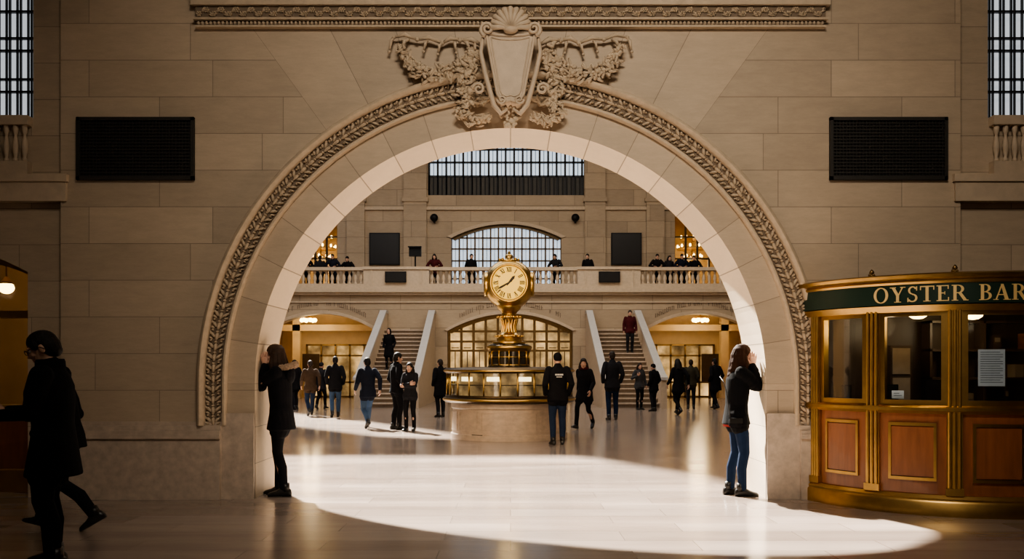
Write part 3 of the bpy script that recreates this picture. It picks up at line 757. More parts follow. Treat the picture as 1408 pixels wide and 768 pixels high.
# ------------------------------------------------------------------ kiosk
KC = (4.86, 10.3)
def kp(phi, r, z): a = math.radians(phi); return (KC[0]-r*math.cos(a), KC[1]-r*math.sin(a), z)
def kband(g, prof, p0, p1, step=2.5):
    n = max(2, int((p1-p0)/step)); g.rings([[kp(p0+(p1-p0)*i/n, r, z) for r, z in prof] for i in range(n+1)])
def kbox(g, r0, r1, z0, z1, p0, p1): kband(g, [(r0,z0),(r1,z0),(r1,z1),(r0,z1)], p0, p1)
e = thing('ticket_kiosk', 'curved bronze and mahogany kiosk with green gold-lettered fascia beside the arch', 'kiosk', (4.86, 10, 0))
PA, PB = 11.5, 168.5
g = G(); kband(g, [(1.45,0),(1.70,0),(1.70,.13),(1.685,.15),(1.69,.17),(1.665,.20),(1.45,.20)], PA, PB); part('base', g, m_kbrass, e, auto=40)
posts = [16.5, 42.0, 68.3, 95.3, 122.5, 150, 162.5]
for i in range(6):
    a, b = posts[i], posts[i+1]
    g = G(); kbox(g, 1.58, 1.63, .2, 1.0, a, b); part('panel', g, m_wood, e)
    ia, ib = a+5.5, b-5.5
    if ib-ia > 3:
        g = G(); kbox(g, 1.62, 1.645, .37, .85, ia+.8, ib-.8); part('raised_panel', g, m_wood, e)
        g = G(); kbox(g, 1.62, 1.655, .33, .36, ia, ib); kbox(g, 1.62, 1.655, .86, .89, ia, ib); kbox(g, 1.62, 1.655, .36, .86, ia, ia+.9); kbox(g, 1.62, 1.655, .36, .86, ib-.9, ib); part('panel_moulding', g, m_kbrass, e)
        g = G(); kbox(g, 1.600, 1.606, 1.09, 1.95, a+2.5, b-2.5); part('pane', g, m_glass, e)
        g = G()
        for (q0, q1, z0, z1) in ((a+2.4,b-2.4,1.06,1.11),(a+2.4,b-2.4,1.93,1.98),(a+2.4,a+4.1,1.06,1.98),(b-4.1,b-2.4,1.06,1.98)): kbox(g, 1.58, 1.64, z0, z1, q0, q1)
        part('window_frame', g, m_kbrass, e)
for p in posts:
    g = G(); kbox(g, 1.57, 1.66, .2, 2.03, p-2.4, p+2.4)
    for d in (-1.5, 0, 1.5):
        c = kp(p+d, 1.665, 0); g.tube([(c[0], c[1], .22), (c[0], c[1], 1.98)], .017, 8)
    kbox(g, 1.57, 1.685, .2, .27, p-2.7, p+2.7); kbox(g, 1.57, 1.685, 1.0, 1.05, p-2.7, p+2.7)
    part('post', g, m_kbrass, e, auto=40)
g = G(); kband(g, [(1.56,.98),(1.66,.98),(1.69,1.01),(1.69,1.04),(1.66,1.06),(1.56,1.06)], PA, PB); part('sill', g, m_kbrass, e, auto=40)
g = G(); kband(g, [(1.56,1.97),(1.67,1.97),(1.69,2.0),(1.71,2.03),(1.56,2.05)], PA, PB); part('head_rail', g, m_kbrass, e, auto=40)
g = G(); kband(g, [(1.56,2.04),(1.705,2.04),(1.705,2.235),(1.56,2.235)], PA-1, PB+1); part('fascia', g, m_green, e, auto=40)
g = G(); kband(g, [(1.56,2.235),(1.715,2.235),(1.725,2.255),(1.715,2.27),(1.75,2.29),(1.76,2.32),(1.74,2.335),(1.56,2.335)], PA-1.5, PB+1.5); part('cornice', g, m_kbrass, e, auto=40)
g = G(); n = 40; g.prismz([kp(PA+(PB-PA)*i/n, 1.62, 0)[:2] for i in range(n+1)], 2.24, 2.31); part('roof', g, m_darkwood, e)
for p in (42, 68.3, 95.3, 122.5):
    c = kp(p, 1.67, 0); g = G(); g.lathe([(.024,2.335),(.02,2.345),(.010,2.355),(.022,2.367),(.026,2.38),(.015,2.398),(.003,2.41)], 10, (c[0], c[1], 0))
    for k in range(5):
        a = k*2*PI/5; g.ball((c[0]+.024*math.cos(a), c[1]+.024*math.sin(a), 2.35), (.012,.012,.016), 6, 5)
    part('finial', g, m_midbronze, e, True)
g = G(); g.box(3.42, 6.28, 9.93, 9.98, 0, 2.22); part('back_panel', g, m_darkwood, e)
# gold lettering
LET = {}
def rect(a, b, c, d): return [(a,b),(c,b),(c,d),(a,d)]
def ringarc(cu, cv, ru, rv, tu, tv, a0, a1, n=14):
    out = []
    for i in range(n):
        p, q = math.radians(a0+(a1-a0)*i/n), math.radians(a0+(a1-a0)*(i+1)/n)
        out.append([(cu+(ru-tu)*math.cos(p), cv+(rv-tv)*math.sin(p)), (cu+ru*math.cos(p), cv+rv*math.sin(p)), (cu+ru*math.cos(q), cv+rv*math.sin(q)), (cu+(ru-tu)*math.cos(q), cv+(rv-tv)*math.sin(q))])
    return out
LET['O'] = (.95, ringarc(.475,.5,.475,.52,.17,.06,0,360,28))
LET['Y'] = (.92, [[(.06,1),(.27,1),(.55,.46),(.37,.44)], [(.74,1),(.82,1),(.53,.42),(.47,.46)], rect(.37,0,.55,.48), rect(-.02,.95,.36,1), rect(.62,.95,.94,1), rect(.25,0,.67,.05)])
LET['S'] = (.64, ringarc(.33,.745,.27,.265,.12,.075,25,270)+ringarc(.31,.26,.31,.275,.13,.08,90,-155)+[rect(.54,.72,.6,1), rect(.02,0,.08,.28)])
LET['T'] = (.84, [rect(.33,0,.51,1), rect(0,.93,.84,1), rect(0,.74,.06,1), rect(.78,.74,.84,1), rect(.2,0,.64,.05)])
LET['E'] = (.74, [rect(.1,0,.28,1), rect(0,.94,.7,1), rect(0,0,.72,.06), rect(.28,.48,.5,.54), rect(.64,.76,.7,1), rect(.66,0,.72,.24), rect(.46,.4,.5,.62)])
LET['R'] = (.94, [rect(.1,0,.28,1), rect(0,.95,.4,1), rect(0,0,.38,.05), rect(.28,.47,.42,.53), [(.36,.5),(.55,.52),(.9,0),(.69,0)], rect(.66,0,.96,.05)]+ringarc(.38,.735,.33,.265,.16,.06,-90,90))
LET['B'] = (.74, [rect(.1,0,.28,1), rect(0,.95,.4,1), rect(0,0,.4,.05), rect(.28,.49,.42,.54)]+ringarc(.37,.755,.29,.245,.15,.055,-90,90)+ringarc(.37,.27,.35,.27,.16,.055,-90,90))
LET['A'] = (.92, [[(.06,0),(.14,0),(.48,.95),(.42,1)], [(.64,0),(.86,0),(.53,1),(.38,1)], rect(.2,.30,.7,.36), rect(-.05,0,.25,.05), rect(.54,0,.97,.05)])
hL = .150; u = 0; ph0 = 43.4; rL = 1.707; z0 = 2.063
for ch in 'OYSTER BAR':
    if ch == ' ': u += .50*hL; continue
    w_, polys = LET[ch]; g = G()
    for po in polys:
        top = [kp(ph0+math.degrees((u+a*hL)/rL), rL+.006, z0+b*hL) for a, b in po]; bot = [kp(ph0+math.degrees((u+a*hL)/rL), rL-.006, z0+b*hL) for a, b in po]
        g.loopprism(top, bot)
    u += (w_+.13)*hL
    part('letter', g, m_letter, e)
# kiosk contents
g = G(); kband(g, [(1.05,.94),(1.55,.94),(1.55,.985),(1.05,.985)], 20, 160); part('counter', g, m_darkwood, e)
for px, D in ((1262, 9.25), (1338, 9.35)):
    cx = X(px, D); l = thing('dome_lamp', 'small warm dome lamp inside the kiosk, '+('behind the middle pane' if px == 1262 else 'behind the pane with the notice'), 'lamp', (cx, D, 1.98), group='kiosk dome lamps')
    g = G(); g.lathe([(.001,1.915),(.05,1.922),(.085,1.945),(.10,1.975)], 18, (cx, D, 0)); part('shade', g, m_lamp, l, True); g = G(); g.tube([(cx,D,1.97),(cx,D,2.25)], .012, 8); g.lathe([(.105,1.973),(.08,1.99),(.02,2.0)], 18, (cx, D, 0)); part('stem', g, m_gold, l, True)
def monitor(px, D, z, w_, h_, rot, lab):
    o = thing('computer_monitor', lab, 'monitor', (X(px, D), D, z), world=False, rot=rot)
    part('screen_case', G().box(-w_/2, w_/2, -.02, .02, .10, .10+h_), m_black, o); part('stand', G().box(-.02,.02,0,.03,0,.14).box(-.09,.09,-.06,.07,0,.012), m_black, o)
    part('screen', G().box(-w_/2+.015, w_/2-.015, -.024, -.019, .115, .085+h_), m_screen, o)
monitor(1222, 9.35, .985, .24, .17, .5, 'small dark monitor on the kiosk counter behind the middle pane')
monitor(1287, 9.15, .985, .30, .22, .2, 'wide dark monitor at the right of the middle kiosk pane')
monitor(1164, 9.7, .985, .2, .16, .9, 'dark monitor behind the narrow left kiosk pane')
for (p, za, zb, wd, lab, rr) in ((80, 1.25, 1.60, 8.6, 'white printed notice taped inside the right kiosk pane', 1.597), (50, 1.12, 1.20, 4.2, 'small white card standing low in the middle kiosk pane', 1.592)):
    n_ = thing('notice', lab, 'notice', kp(p, rr, za))
    g = G(); kbox(g, rr-.004, rr, za, zb, p-wd/2, p+wd/2); part('sheet', g, m_paper, n_)
    g = G(); zz = zb-.03; k = 0
    while zz > za+.02:
        kbox(g, rr, rr+.001, zz, zz+.006, p-wd/2+.7, p+wd/2-(.7 if k % 3 else 1.6)); zz -= .022; k += 1
    part('printed_lines', g, m_ink, n_)
o = thing('shelf_unit', 'dark wooden shelf unit on the back wall inside the kiosk', 'shelf', (4.9, 9.9, 1.0))
g = G()
for zz in (1.0, 1.3, 1.6, 1.9): g.box(4.45,5.6,9.72,9.92,zz,zz+.025)
for xx in (4.45,5.02,5.575): g.box(xx,xx+.025,9.72,9.92,1.0,1.925)
part('shelf_frame', g, m_darkwood, o)
for i in range(9):
    bw = RN.uniform(.05,.09); bx_ = 4.5+i*.115+(.06 if i > 3 else 0); zb = (1.026,1.326,1.626)[i % 3]; hh = RN.uniform(.12,.2)
    b_ = thing('box_file', 'box file on the kiosk back shelf', 'box file', (bx_, 9.8, zb), group='box files on the kiosk shelf')
    part('case', G().box(bx_,bx_+bw,9.74,9.9,zb,zb+hh), (m_wood, m_darkwood, m_bronze, m_groove)[i % 4], b_); part('spine_label', G().box(bx_+.012,bx_+bw-.012,9.736,9.74,zb+hh*.5,zb+hh*.8), m_groove, b_)
o = thing('cabinet', 'dark filing cabinet inside the kiosk behind the middle pane', 'cabinet', (4.1, 9.7, 0)); part('cabinet_body', G().box(3.98,4.2,9.6,9.92,0,1.66), m_darkwood, o); part('drawer', G().box(4.0,4.18,9.585,9.6,1.36,1.63), m_groove, o); part('drawer', G().box(4.0,4.18,9.585,9.6,1.04,1.32), m_groove, o)

# ------------------------------------------------------------------ information booth and clock
BX, BY = X(700, 18.9), 18.9
e = thing('information_booth', 'round information booth with tan marble base and lit bronze counter', 'booth', (BX, BY, 0))
c0 = (BX, BY, 0)
g = G(); g.lathe([(1.20,0),(1.20,.10),(1.175,.12),(1.165,.60),(1.19,.63),(1.19,.72),(1.0,.73)], 64, c0); part('marble_base', g, m_marble, e, auto=35)
def bring(g, r0, r1, z0, z1, a0, a1, n=6): g.rings([[(BX+r*math.cos(a0+(a1-a0)*k/n), BY+r*math.sin(a0+(a1-a0)*k/n), z) for r, z in ((r0,z0),(r1,z0),(r1,z1),(r0,z1))] for k in range(n+1)])
for i in range(12):
    a0, a1 = 2*PI*(i+.07)/12, 2*PI*(i+.93)/12; d = .022
    g = G(); bring(g, 1.15, 1.184, .17, .19, a0, a1); bring(g, 1.15, 1.184, .54, .56, a0, a1); bring(g, 1.15, 1.184, .19, .54, a0, a0+d, 1); bring(g, 1.15, 1.184, .19, .54, a1-d, a1, 1); part('panel_moulding', g, m_marble, e)
g = G(); g.lathe([(1.15,.72),(1.30,.73),(1.36,.77),(1.36,.82),(1.31,.84),(1.31,.88),(1.15,.88)], 64, c0); part('counter_shelf', g, m_bronze, e, auto=35)
g = G(); g.lathe([(1.358,.772),(1.372,.785),(1.372,.805),(1.358,.818)], 64, c0, False); part('counter_trim', g, m_brass, e, True)
g = G(); g.lathe([(1.12,.87),(1.12,1.34)], 64, c0, False); part('display_core', g, m_lit, e, True)
g = G(); g.lathe([(1.27,.88),(1.27,1.33)], 64, c0, False); part('glass_front', g, m_glass, e, True)
for i in range(24):
    a = 2*PI*(i+.5)/24; g = G(); p = (BX+1.28*math.cos(a), BY+1.28*math.sin(a)); g.tube([(p[0],p[1],.87),(p[0],p[1],1.34)], .018, 8); part('glass_post', g, m_brass, e, True)
    if i % 2 == 0:
        a0, a1 = 2*PI*(i+.60)/24, 2*PI*(i+1.40)/24; g = G(); bring(g, 1.14, 1.21, 1.165, 1.25, a0, a1, 4); part('light_box', g, m_lampb, e)
g = G(); g.lathe([(1.15,1.08),(1.25,1.08),(1.25,1.10),(1.15,1.10)], 64, c0); part('display_ledge', g, m_bronze, e)
g = G(); g.lathe([(1.1,1.32),(1.30,1.32),(1.34,1.35),(1.34,1.39),(1.29,1.43),(.6,1.45),(.5,1.45)], 64, c0); part('top_ring', g, m_bronze, e, auto=35)
g = G(); g.lathe([(1.345,1.352),(1.355,1.37),(1.345,1.388)], 64, c0, False); part('brass_bead', g, m_brass, e, True)
g = G(); g.lathe([(.44,1.43),(.44,1.47),(.40,1.49),(.40,1.78),(.43,1.81),(.46,1.84),(.46,1.88),(.40,1.91),(.3,1.93)], 32, c0); part('drum', g, m_dglass, e, auto=35)
g = G()
for i in range(12):
    a = 2*PI*i/12; g.tube([(BX+.41*math.cos(a), BY+.41*math.sin(a), 1.47), (BX+.41*math.cos(a), BY+.41*math.sin(a), 1.82)], .018, 6)
g.lathe([(.405,1.46),(.425,1.48),(.405,1.50)], 32, c0, False); g.lathe([(.41,1.76),(.47,1.83),(.47,1.87),(.42,1.90)], 32, c0, False); g.lathe([(.40,1.64),(.415,1.65),(.40,1.66)], 32, c0, False)
part('drum_frame', g, m_brass, e, True)
g = G(); a0 = math.radians(232); bring(g, 1.16, 1.19, .06, .12, a0, a0+.21, 3); part('base_vent', g, m_black, e)
e = thing('clock', 'brass four-faced globe clock with glowing opal dials on top of the round booth', 'clock', (BX, BY, 1.93))
g = G(); g.lathe([(.34,1.931),(.34,1.96),(.27,1.98),(.25,2.04),(.27,2.06),(.27,2.10),(.19,2.13),(.15,2.18),(.13,2.28),(.14,2.36),(.18,2.42),(.22,2.46),(.22,2.49),(.16,2.51),(.15,2.55),(.19,2.60),(.24,2.65),(.26,2.72)], 32, c0)
for i in range(16):
    a = 2*PI*i/16; g.tube([(BX+.155*math.cos(a), BY+.155*math.sin(a), 2.16), (BX+.135*math.cos(a), BY+.135*math.sin(a), 2.28), (BX+.18*math.cos(a), BY+.18*math.sin(a), 2.42)], .016, 6)
    g.ball((BX+.24*math.cos(a), BY+.24*math.sin(a), 2.475), .028, 6, 5); g.ball((BX+.28*math.cos(a), BY+.28*math.sin(a), 2.08), .025, 6, 5)
part('pedestal', g, m_brass, e, auto=45)
CZ = 3.145; DS = .86
g = G(); g.ball((0,0,0), .515, 64, 40)
for v in g.bm.verts: v.co.y = max(-.425, min(.425, v.co.y)); v.co.x = max(-.455, min(.455, v.co.x))
for v in g.bm.verts: v.co += V((BX, BY, CZ))
part('globe_case', g, m_brass, e, auto=50)
g = G(); g.lathe([(.20,3.60),(.22,3.63),(.12,3.66),(.07,3.68),(.09,3.71),(.075,3.75),(.03,3.78),(.035,3.80),(.012,3.83),(.002,3.85)], 20, c0)
for i in range(8):
    a = 2*PI*i/8; g.ball((BX+.19*math.cos(a), BY+.19*math.sin(a), 3.65), (.03,.03,.04), 6, 5)
part('finial', g, m_brass, e, True)
m_num = M('black_numeral', (.02,.015,.01), .5)
def disc_prof(prof, n=56): return [[(r*math.cos(2*PI*k/n), y, r*math.sin(2*PI*k/n)) for k in range(n)] for r, y in prof]
g = G(); g.rings(disc_prof([(.40,-.30),(.40,-.43)])); me_d = g.mesh('dial')
g = G(); ringp = [(.395,-.42),(.395,-.455),(.43,-.475),(.465,-.455),(.475,-.41),(.465,-.32),(.40,-.30)]
g.rings([[(r*math.cos(2*PI*k/56), y, r*math.sin(2*PI*k/56)) for r, y in ringp] for k in range(56)], False, True); me_r = g.mesh('bezel', True)
g = G()
ROM = ['XII','I','II','III','IIII','V','VI','VII','VIII','IX','X','XI']
def stroke(g, a, c0_, c1_, w_):
    er = V((math.sin(a), 0, math.cos(a))); et = V((math.cos(a), 0, -math.sin(a)))
    A = er*(.255+c0_[1])+et*c0_[0]; B = er*(.255+c1_[1])+et*c1_[0]
    n_ = (B-A).normalized(); p = V((-n_.z, 0, n_.x))*w_/2
    Q = [A-p, A+p, B+p, B-p]
    g.loopprism([q_+V((0,-.436,0)) for q_ in Q], [q_+V((0,-.428,0)) for q_ in Q])
for h, sroman in enumerate(ROM):
    a = h*PI/6; wd = {'I': .030, 'V': .060, 'X': .060}
    tot = sum(wd[c] for c in sroman); u0 = -tot/2; Hn = .105
    for c in sroman:
        w_ = wd[c]
        if c == 'I': stroke(g, a, (u0+w_/2,0), (u0+w_/2,Hn), .019)
        if c == 'V': stroke(g, a, (u0+.006,Hn), (u0+w_/2,0), .021); stroke(g, a, (u0+w_-.006,Hn), (u0+w_/2,0), .011)
        if c == 'X': stroke(g, a, (u0+.006,Hn), (u0+w_-.006,0), .021); stroke(g, a, (u0+w_-.006,Hn), (u0+.006,0), .011)
        u0 += w_
    stroke(g, a, (-tot/2,0), (tot/2,0), .006); stroke(g, a, (-tot/2,Hn), (tot/2,Hn), .006)
for k in range(60):
    a = k*PI/30; r0 = .372 if k % 5 else .365
    g.tube([(r0*math.sin(a), -.433, r0*math.cos(a)), (.386*math.sin(a), -.433, .386*math.cos(a))], .004 if k % 5 else .007, 4)
me_n = g.mesh('numerals')
def handm(a, L, w_, y):
    g = G(); d = V((math.sin(a), 0, math.cos(a))); p = V((math.cos(a), 0, -math.sin(a)))
    pts = [d*-.08+p*w_*.6, d*.0+p*w_*.9, d*L*.7+p*w_*1.4, d*L, d*L*.7-p*w_*1.4, p*-w_*.9, d*-.08-p*w_*.6]
    g.loopprism([q+V((0,y,0)) for q in pts], [q+V((0,y+.006,0)) for q in pts]); return g.mesh('hand')
me_h = handm(math.radians(40), .22, .024, -.446); me_m = handm(math.radians(240), .32, .018, -.456)
for me_ in (me_d, me_r, me_n, me_h, me_m): me_.transform(Matrix.Diagonal((DS, 1.02, DS, 1)))
for k in range(4):
    dl = mk('dial', me_d, m_dial, e, loc=(BX, BY, CZ)); dl.rotation_euler = (0,0,k*PI/2)
    if k % 2: dl.scale = (.64, 1.06, .64)
    mk('numerals', me_n, m_num, dl); mk('hour_hand', me_h, m_num, dl); mk('minute_hand', me_m, m_num, dl); mk('bezel', me_r, m_brass, dl)

# ------------------------------------------------------------------ great hall
LX, LY = .50, .965   # horizontal run per metre of fall (sun travels +x, -y)
def up_to_ceiling(pts): return [(x_-LX*HZ, y_+LY*HZ) for x_, y_ in pts]
g = G()
POOL = up_to_ceiling([(-4.6,14.8),(1.15,14.8),(2.46,12.1),(3.05,10.25),(6.2,8.9),(6.2,5.4),(-4.6,5.4)])  # invented ceiling opening, outlined to give the sun pool its shape
loops = [[(-19,10.9),(19,10.9),(19,47),(-19,47)], POOL,
         up_to_ceiling([(-8.2,31.0),(-4.6,25.6),(-1.25,20.0),(-.95,18.3),(-2.6,19.0),(-5.2,22.4),(-9.2,27.2)])]  # second invented opening, cut for the streak of sun further back
for lp in loops:
    vs = [g.bm.verts.new((x_, y_, HZ)) for x_, y_ in lp]
    for i in range(len(vs)): g.bm.edges.new((vs[i], vs[(i+1) % len(vs)]))
bmesh.ops.triangle_fill(g.bm, use_beauty=True, edges=g.bm.edges[:])
struct('ceiling', g, m_ceil)
ys = [p[1] for p in POOL]
g = G(); yy = min(ys)+1.5
xa = min(p[0] for p in POOL); xb = max(p[0] for p in POOL)
while yy < max(ys)-.4:
    g.box(xa-.2, xb+.2, yy, yy+RN.uniform(.06,.14), HZ+.02, HZ+.10); yy += RN.uniform(.8,1.5)
struct('sun_streak_bars', g, m_iron)  # unseen bars added over the opening to streak the sun pool
struct('wall_hall_left', G().box(-19, -18.7, 10.9, 47, 0, HZ), m_hall); struct('wall_hall_right', G().box(18.7, 19, 10.9, 47, 0, HZ), m_hall)
# lower far wall with three openings
YF = 40.0
AL = [(-10.65,-5.85), (-2.76,2.72), (5.85,10.65)]
ol = [(-18.8, 0)]
for a, b in AL: ol += [(a, 0)]+seg(a, b, 3.05, .75)+[(b, 0)]
ol += [(18.8, 0), (18.8, 4.9), (-18.8, 4.9)]
g = G(); g.prism(ol, YF, YF+.6); struct('wall_far', g, m_hall)
struct('floor_balcony', G().box(-18.8, 18.8, YF+.3, 46.3, 4.6, BZ), m_plinth)
g = G(); g.box(-18.8, 18.8, YF-.28, YF+.4, 4.72, 4.88); g.box(-18.8, 18.8, YF-.18, YF+.2, 4.62, 4.72); g.box(-18.8, 18.8, YF-.06, YF+.1, 4.28, 4.34); struct('trim_5', g, m_trim)
for k, (a, b) in enumerate(AL):
    g = G(); p0 = seg(a-.12, b+.12, 3.11, .83); p1 = seg(a, b, 3.05, .75)
    for i in range(16): g.prism([p0[i], p0[i+1], p1[i+1], p1[i]], YF-.08, YF+.1)
    p2 = seg(a, b, 3.33, .84, 60)
    g.mi = 1
    for i in range(6, 55):
        if RN.random() < .2: continue
        x_, z_ = p2[i]; h_ = RN.choice((.16,.18,.2)); g.box(x_-.015, x_+.015, YF-.02, YF+.02, z_, z_+h_)
        if RN.random() < .6: zz = z_+RN.choice((0, h_/2, h_-.03)); g.box(x_, x_+.055, YF-.02, YF+.02, zz, zz+.028)
    struct('trim_%d' % (6+k), g, [m_trim, m_groove])
# centre bronze doors
e = struct('door_2', G().box(-2.76, 2.72, YF+.42, YF+.45, 0, 3.85), m_warmpane)
g = G()
for i in range(11):
    xx = -2.7+i*.536; zt = 3.05+.75*(1-((xx)/2.74)**2); g.box(xx-.055, xx+.055, YF+.28, YF+.42, 0, zt)
for zz in (0, .9, 2.15, 2.55, 3.0): g.box(-2.76, 2.72, YF+.30, YF+.42, zz, zz+(.3 if zz == 0 else .09))
P = seg(-2.76, 2.72, 3.05, .75); P2 = seg(-2.6, 2.56, 2.95, .70)
for i in range(16): g.prism([P[i], P[i+1], P2[i+1], P2[i]], YF+.2, YF+.44)
part('door_frame', g, m_dkbronze, e)
g = G()
for i in range(10): g.box(-2.6+i*.536, -2.28+i*.536, YF+.40, YF+.42, 2.3, 2.34); g.box(-2.46+i*.536, -2.42+i*.536, YF+.40, YF+.42, 1.0, 2.15); g.box(-2.6+i*.536, -2.28+i*.536, YF+.39, YF+.42, .3, .9)
part('glazing_bars', g, m_bronze, e)
# side passages
for s, nm in ((-1, 'left'), (1, 'right')):
    g = G(); lo, hi = sorted((s*5.5, s*11.2))
    g.box(lo, hi, 45, 45.2, 0, 4.5); g.box(lo-.2, lo, YF+.6, 45, 0, 4.5); g.box(hi, hi+.2, YF+.6, 45, 0, 4.5); g.box(lo, hi, YF+.6, 45, 4.3, 4.5)
    for xx in (6.4, 10.2): g.box(s*xx-.18, s*xx+.18, 43.6, 44.0, 0, 4.3)
    g.box(lo, hi, 43.6, 44.0, 3.2, 3.5)
    struct('wall_passage_'+nm, g, m_warmwall)
    e = thing('shopfront', 'gold framed shop window at the back of the lit passage on the '+nm, 'shopfront', (s*8.3, 44.8, 0), group='passage shopfronts')
    g = G(); cx = s*8.2
    for i in range(6): g.box(cx-1.8+i*.7, cx-1.72+i*.7, 44.8, 45, 0, 2.6)
    for zz in (.0, .7, 2.0, 2.52): g.box(cx-1.8, cx+1.78, 44.8, 45, zz, zz+.08)
    part('frame', g, m_midbronze, e); part('glass', G().box(cx-1.8, cx+1.78, 44.93, 44.97, 0, 2.6), m_warmpane, e)
    e = thing('ceiling_lamp', 'cluster of warm globe lamps hanging in the '+nm+' passage', 'lamp', (s*8.25, 41.6, 3.5), group='passage lamps')
    cx, cy = (X(424, 41.6) if s < 0 else X(963, 41.6)), 41.6
    g = G(); g.tube([(cx,cy,3.74),(cx,cy,4.3)], .03, 8); g.lathe([(.30,3.68),(.36,3.72),(.30,3.76),(.1,3.80)], 20, (cx,cy,0)); part('ring', g, m_gold, e, True)
    for k in range(6):
        a = k*PI/3; g = G(); g.ball((cx+.3*math.cos(a), cy+.3*math.sin(a), 3.60), .095, 12, 8); part('bulb', g, m_lamp, e, True)
    L = bpy.data.lights.new('passage_light', 'POINT'); L.energy = 95; L.color = (1,.74,.42); L.shadow_soft_size = .4; lo_ = bpy.data.objects.new('passage_light', L); lo_.location = (cx, 42.2, 3.3); C.objects.link(lo_)
    e = thing('poster_stand', 'dark poster stand in the '+nm+' passage', 'sign', (s*9.4, 43.2, 0), group='passage poster stands')
    part('post', G().box(s*9.4-.05, s*9.4+.05, 43.2, 43.3, 0, 1.0), m_bronze, e); part('board', G().box(s*9.4-.4, s*9.4+.4, 43.15, 43.2, .8, 2.1), m_bronze, e)
# stairs
for s, nm in ((-1, 'left'), (1, 'right')):
    e = thing('staircase', 'stone staircase with pale sloping marble parapets '+nm+' of the bronze doors', 'staircase', (s*4.43, SY, 0), group='concourse staircases')
    lo, hi = sorted((s*3.50, s*5.36))
    for i in range(18):
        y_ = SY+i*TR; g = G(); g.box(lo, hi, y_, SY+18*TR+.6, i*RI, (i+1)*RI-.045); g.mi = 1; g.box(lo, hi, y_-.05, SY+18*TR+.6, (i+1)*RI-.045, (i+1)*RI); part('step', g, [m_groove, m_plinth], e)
    for xx in (3.39, 5.47):
        lo2, hi2 = sorted((s*(xx-.11), s*(xx+.11)))
        g = G(); g.prismx([(SY-.35,0),(SY-.35,1.0),(SY+.1,1.12),(39.4,3.80),(39.95,3.80),(39.95,0)], lo2, hi2); pr = part('parapet', g, m_trim, e)
        g = G(); g.prismx([(SY-.42,1.0),(SY-.42,1.1),(SY+.1,1.22),(39.4,3.92),(39.95,3.92),(39.95,3.80),(39.4,3.80),(SY+.1,1.12)], lo2-.03, hi2+.03); part('coping', g, m_white, pr)
# balcony parapets and balustrades
k = 9
for a, b in ((-18.7,-10.7),(-6.4,-3.55),(2.92,5.65),(10.5,18.7)):
    g = G(); g.box(a, b, YF-.12, YF+.2, BZ, 5.72); g.box(a-.04, b+.04, YF-.18, YF+.26, 5.72, 5.84); g.box(a, b, YF-.18, YF+.2, BZ, 4.98)
    g.box(a+.3, a+.36, YF-.15, YF, 4.98, 5.72); g.box(b-.36, b-.3, YF-.15, YF, 4.98, 5.72)
    struct('trim_%d' % k, g, m_trim); k += 1
g = G(); g.lathe([(.07,0),(.07,.05),(.04,.08),(.075,.18),(.085,.25),(.06,.36),(.035,.44),(.05,.47),(.07,.52),(.07,.58)], 8); bal = g.mesh('baluster', True)
for a, b, lab in ((-10.7,-6.4,'stone balcony balustrade above the left passage'),(-3.55,2.92,'stone balcony balustrade behind the clock'),(5.65,10.5,'stone balcony balustrade above the right passage')):
    e = thing('balustrade', lab, 'balustrade', ((a+b)/2, YF, BZ), group='balcony balustrades')
    part('bottom_rail', G().box(a, b, YF-.14, YF+.2, BZ, 5.1), m_trim, e); part('top_rail', G().box(a, b, YF-.16, YF+.24, 5.68, 5.82), m_trim, e)
    n = int((b-a)/.24)
    for i in range(n): mk('baluster', bal, m_trim, e, loc=(a+(i+.5)*(b-a)/n, YF+.03, 5.1))
for px, lab in ((544,'small black display on the balcony parapet left of the clock'), (838,'small black display on the balcony parapet right of the clock')):
    cx = X(px, 39.8); o = thing('parapet_display', lab, 'display', (cx, 39.88, 5.15), group='small parapet displays')
    part('case', G().box(cx-.46, cx+.46, 39.76, 39.88, 5.15, 5.62), m_black, o); part('screen', G().box(cx-.42, cx+.42, 39.75, 39.76, 5.19, 5.58), m_screen, o)
# balcony back wall
YB = 46.0
ol = [(-18.8, BZ)]
for a, b, zs, r in ((-11.0,-8.7,9.1,.0),(-2.98,2.55,7.95,.7),(8.25,10.6,9.1,.0)): ol += [(a, BZ)]+seg(a, b, zs, r, 16)+[(b, BZ)]
ol += [(18.8, BZ), (18.8, 10.1), (-18.8, 10.1)]
g = G(); g.prism(ol, YB, YB+.5); g.box(-18.8, -4.15, YB, YB+.5, 10.1, HZ); g.box(3.7, 18.8, YB, YB+.5, 10.1, HZ); g.box(-4.15, 3.7, YB, YB+.5, 14.6, HZ)
struct('wall_balcony_back', g, m_hall)
for (a, b) in ((-5.35,-4.2),(3.72,4.75),(-8.2,-7.3),(6.8,7.7)):
    g = G(); g.box(a, b, YB-.18, YB, BZ, HZ); g.box(a-.08, b+.08, YB-.26, YB, 9.75, 9.95); struct('trim_%d' % k, g, m_hall); k += 1
g = G(); g.box(-18.8, 18.8, YB-.14, YB, 9.35, 9.5); struct('trim_%d' % k, g, m_trim); k += 1
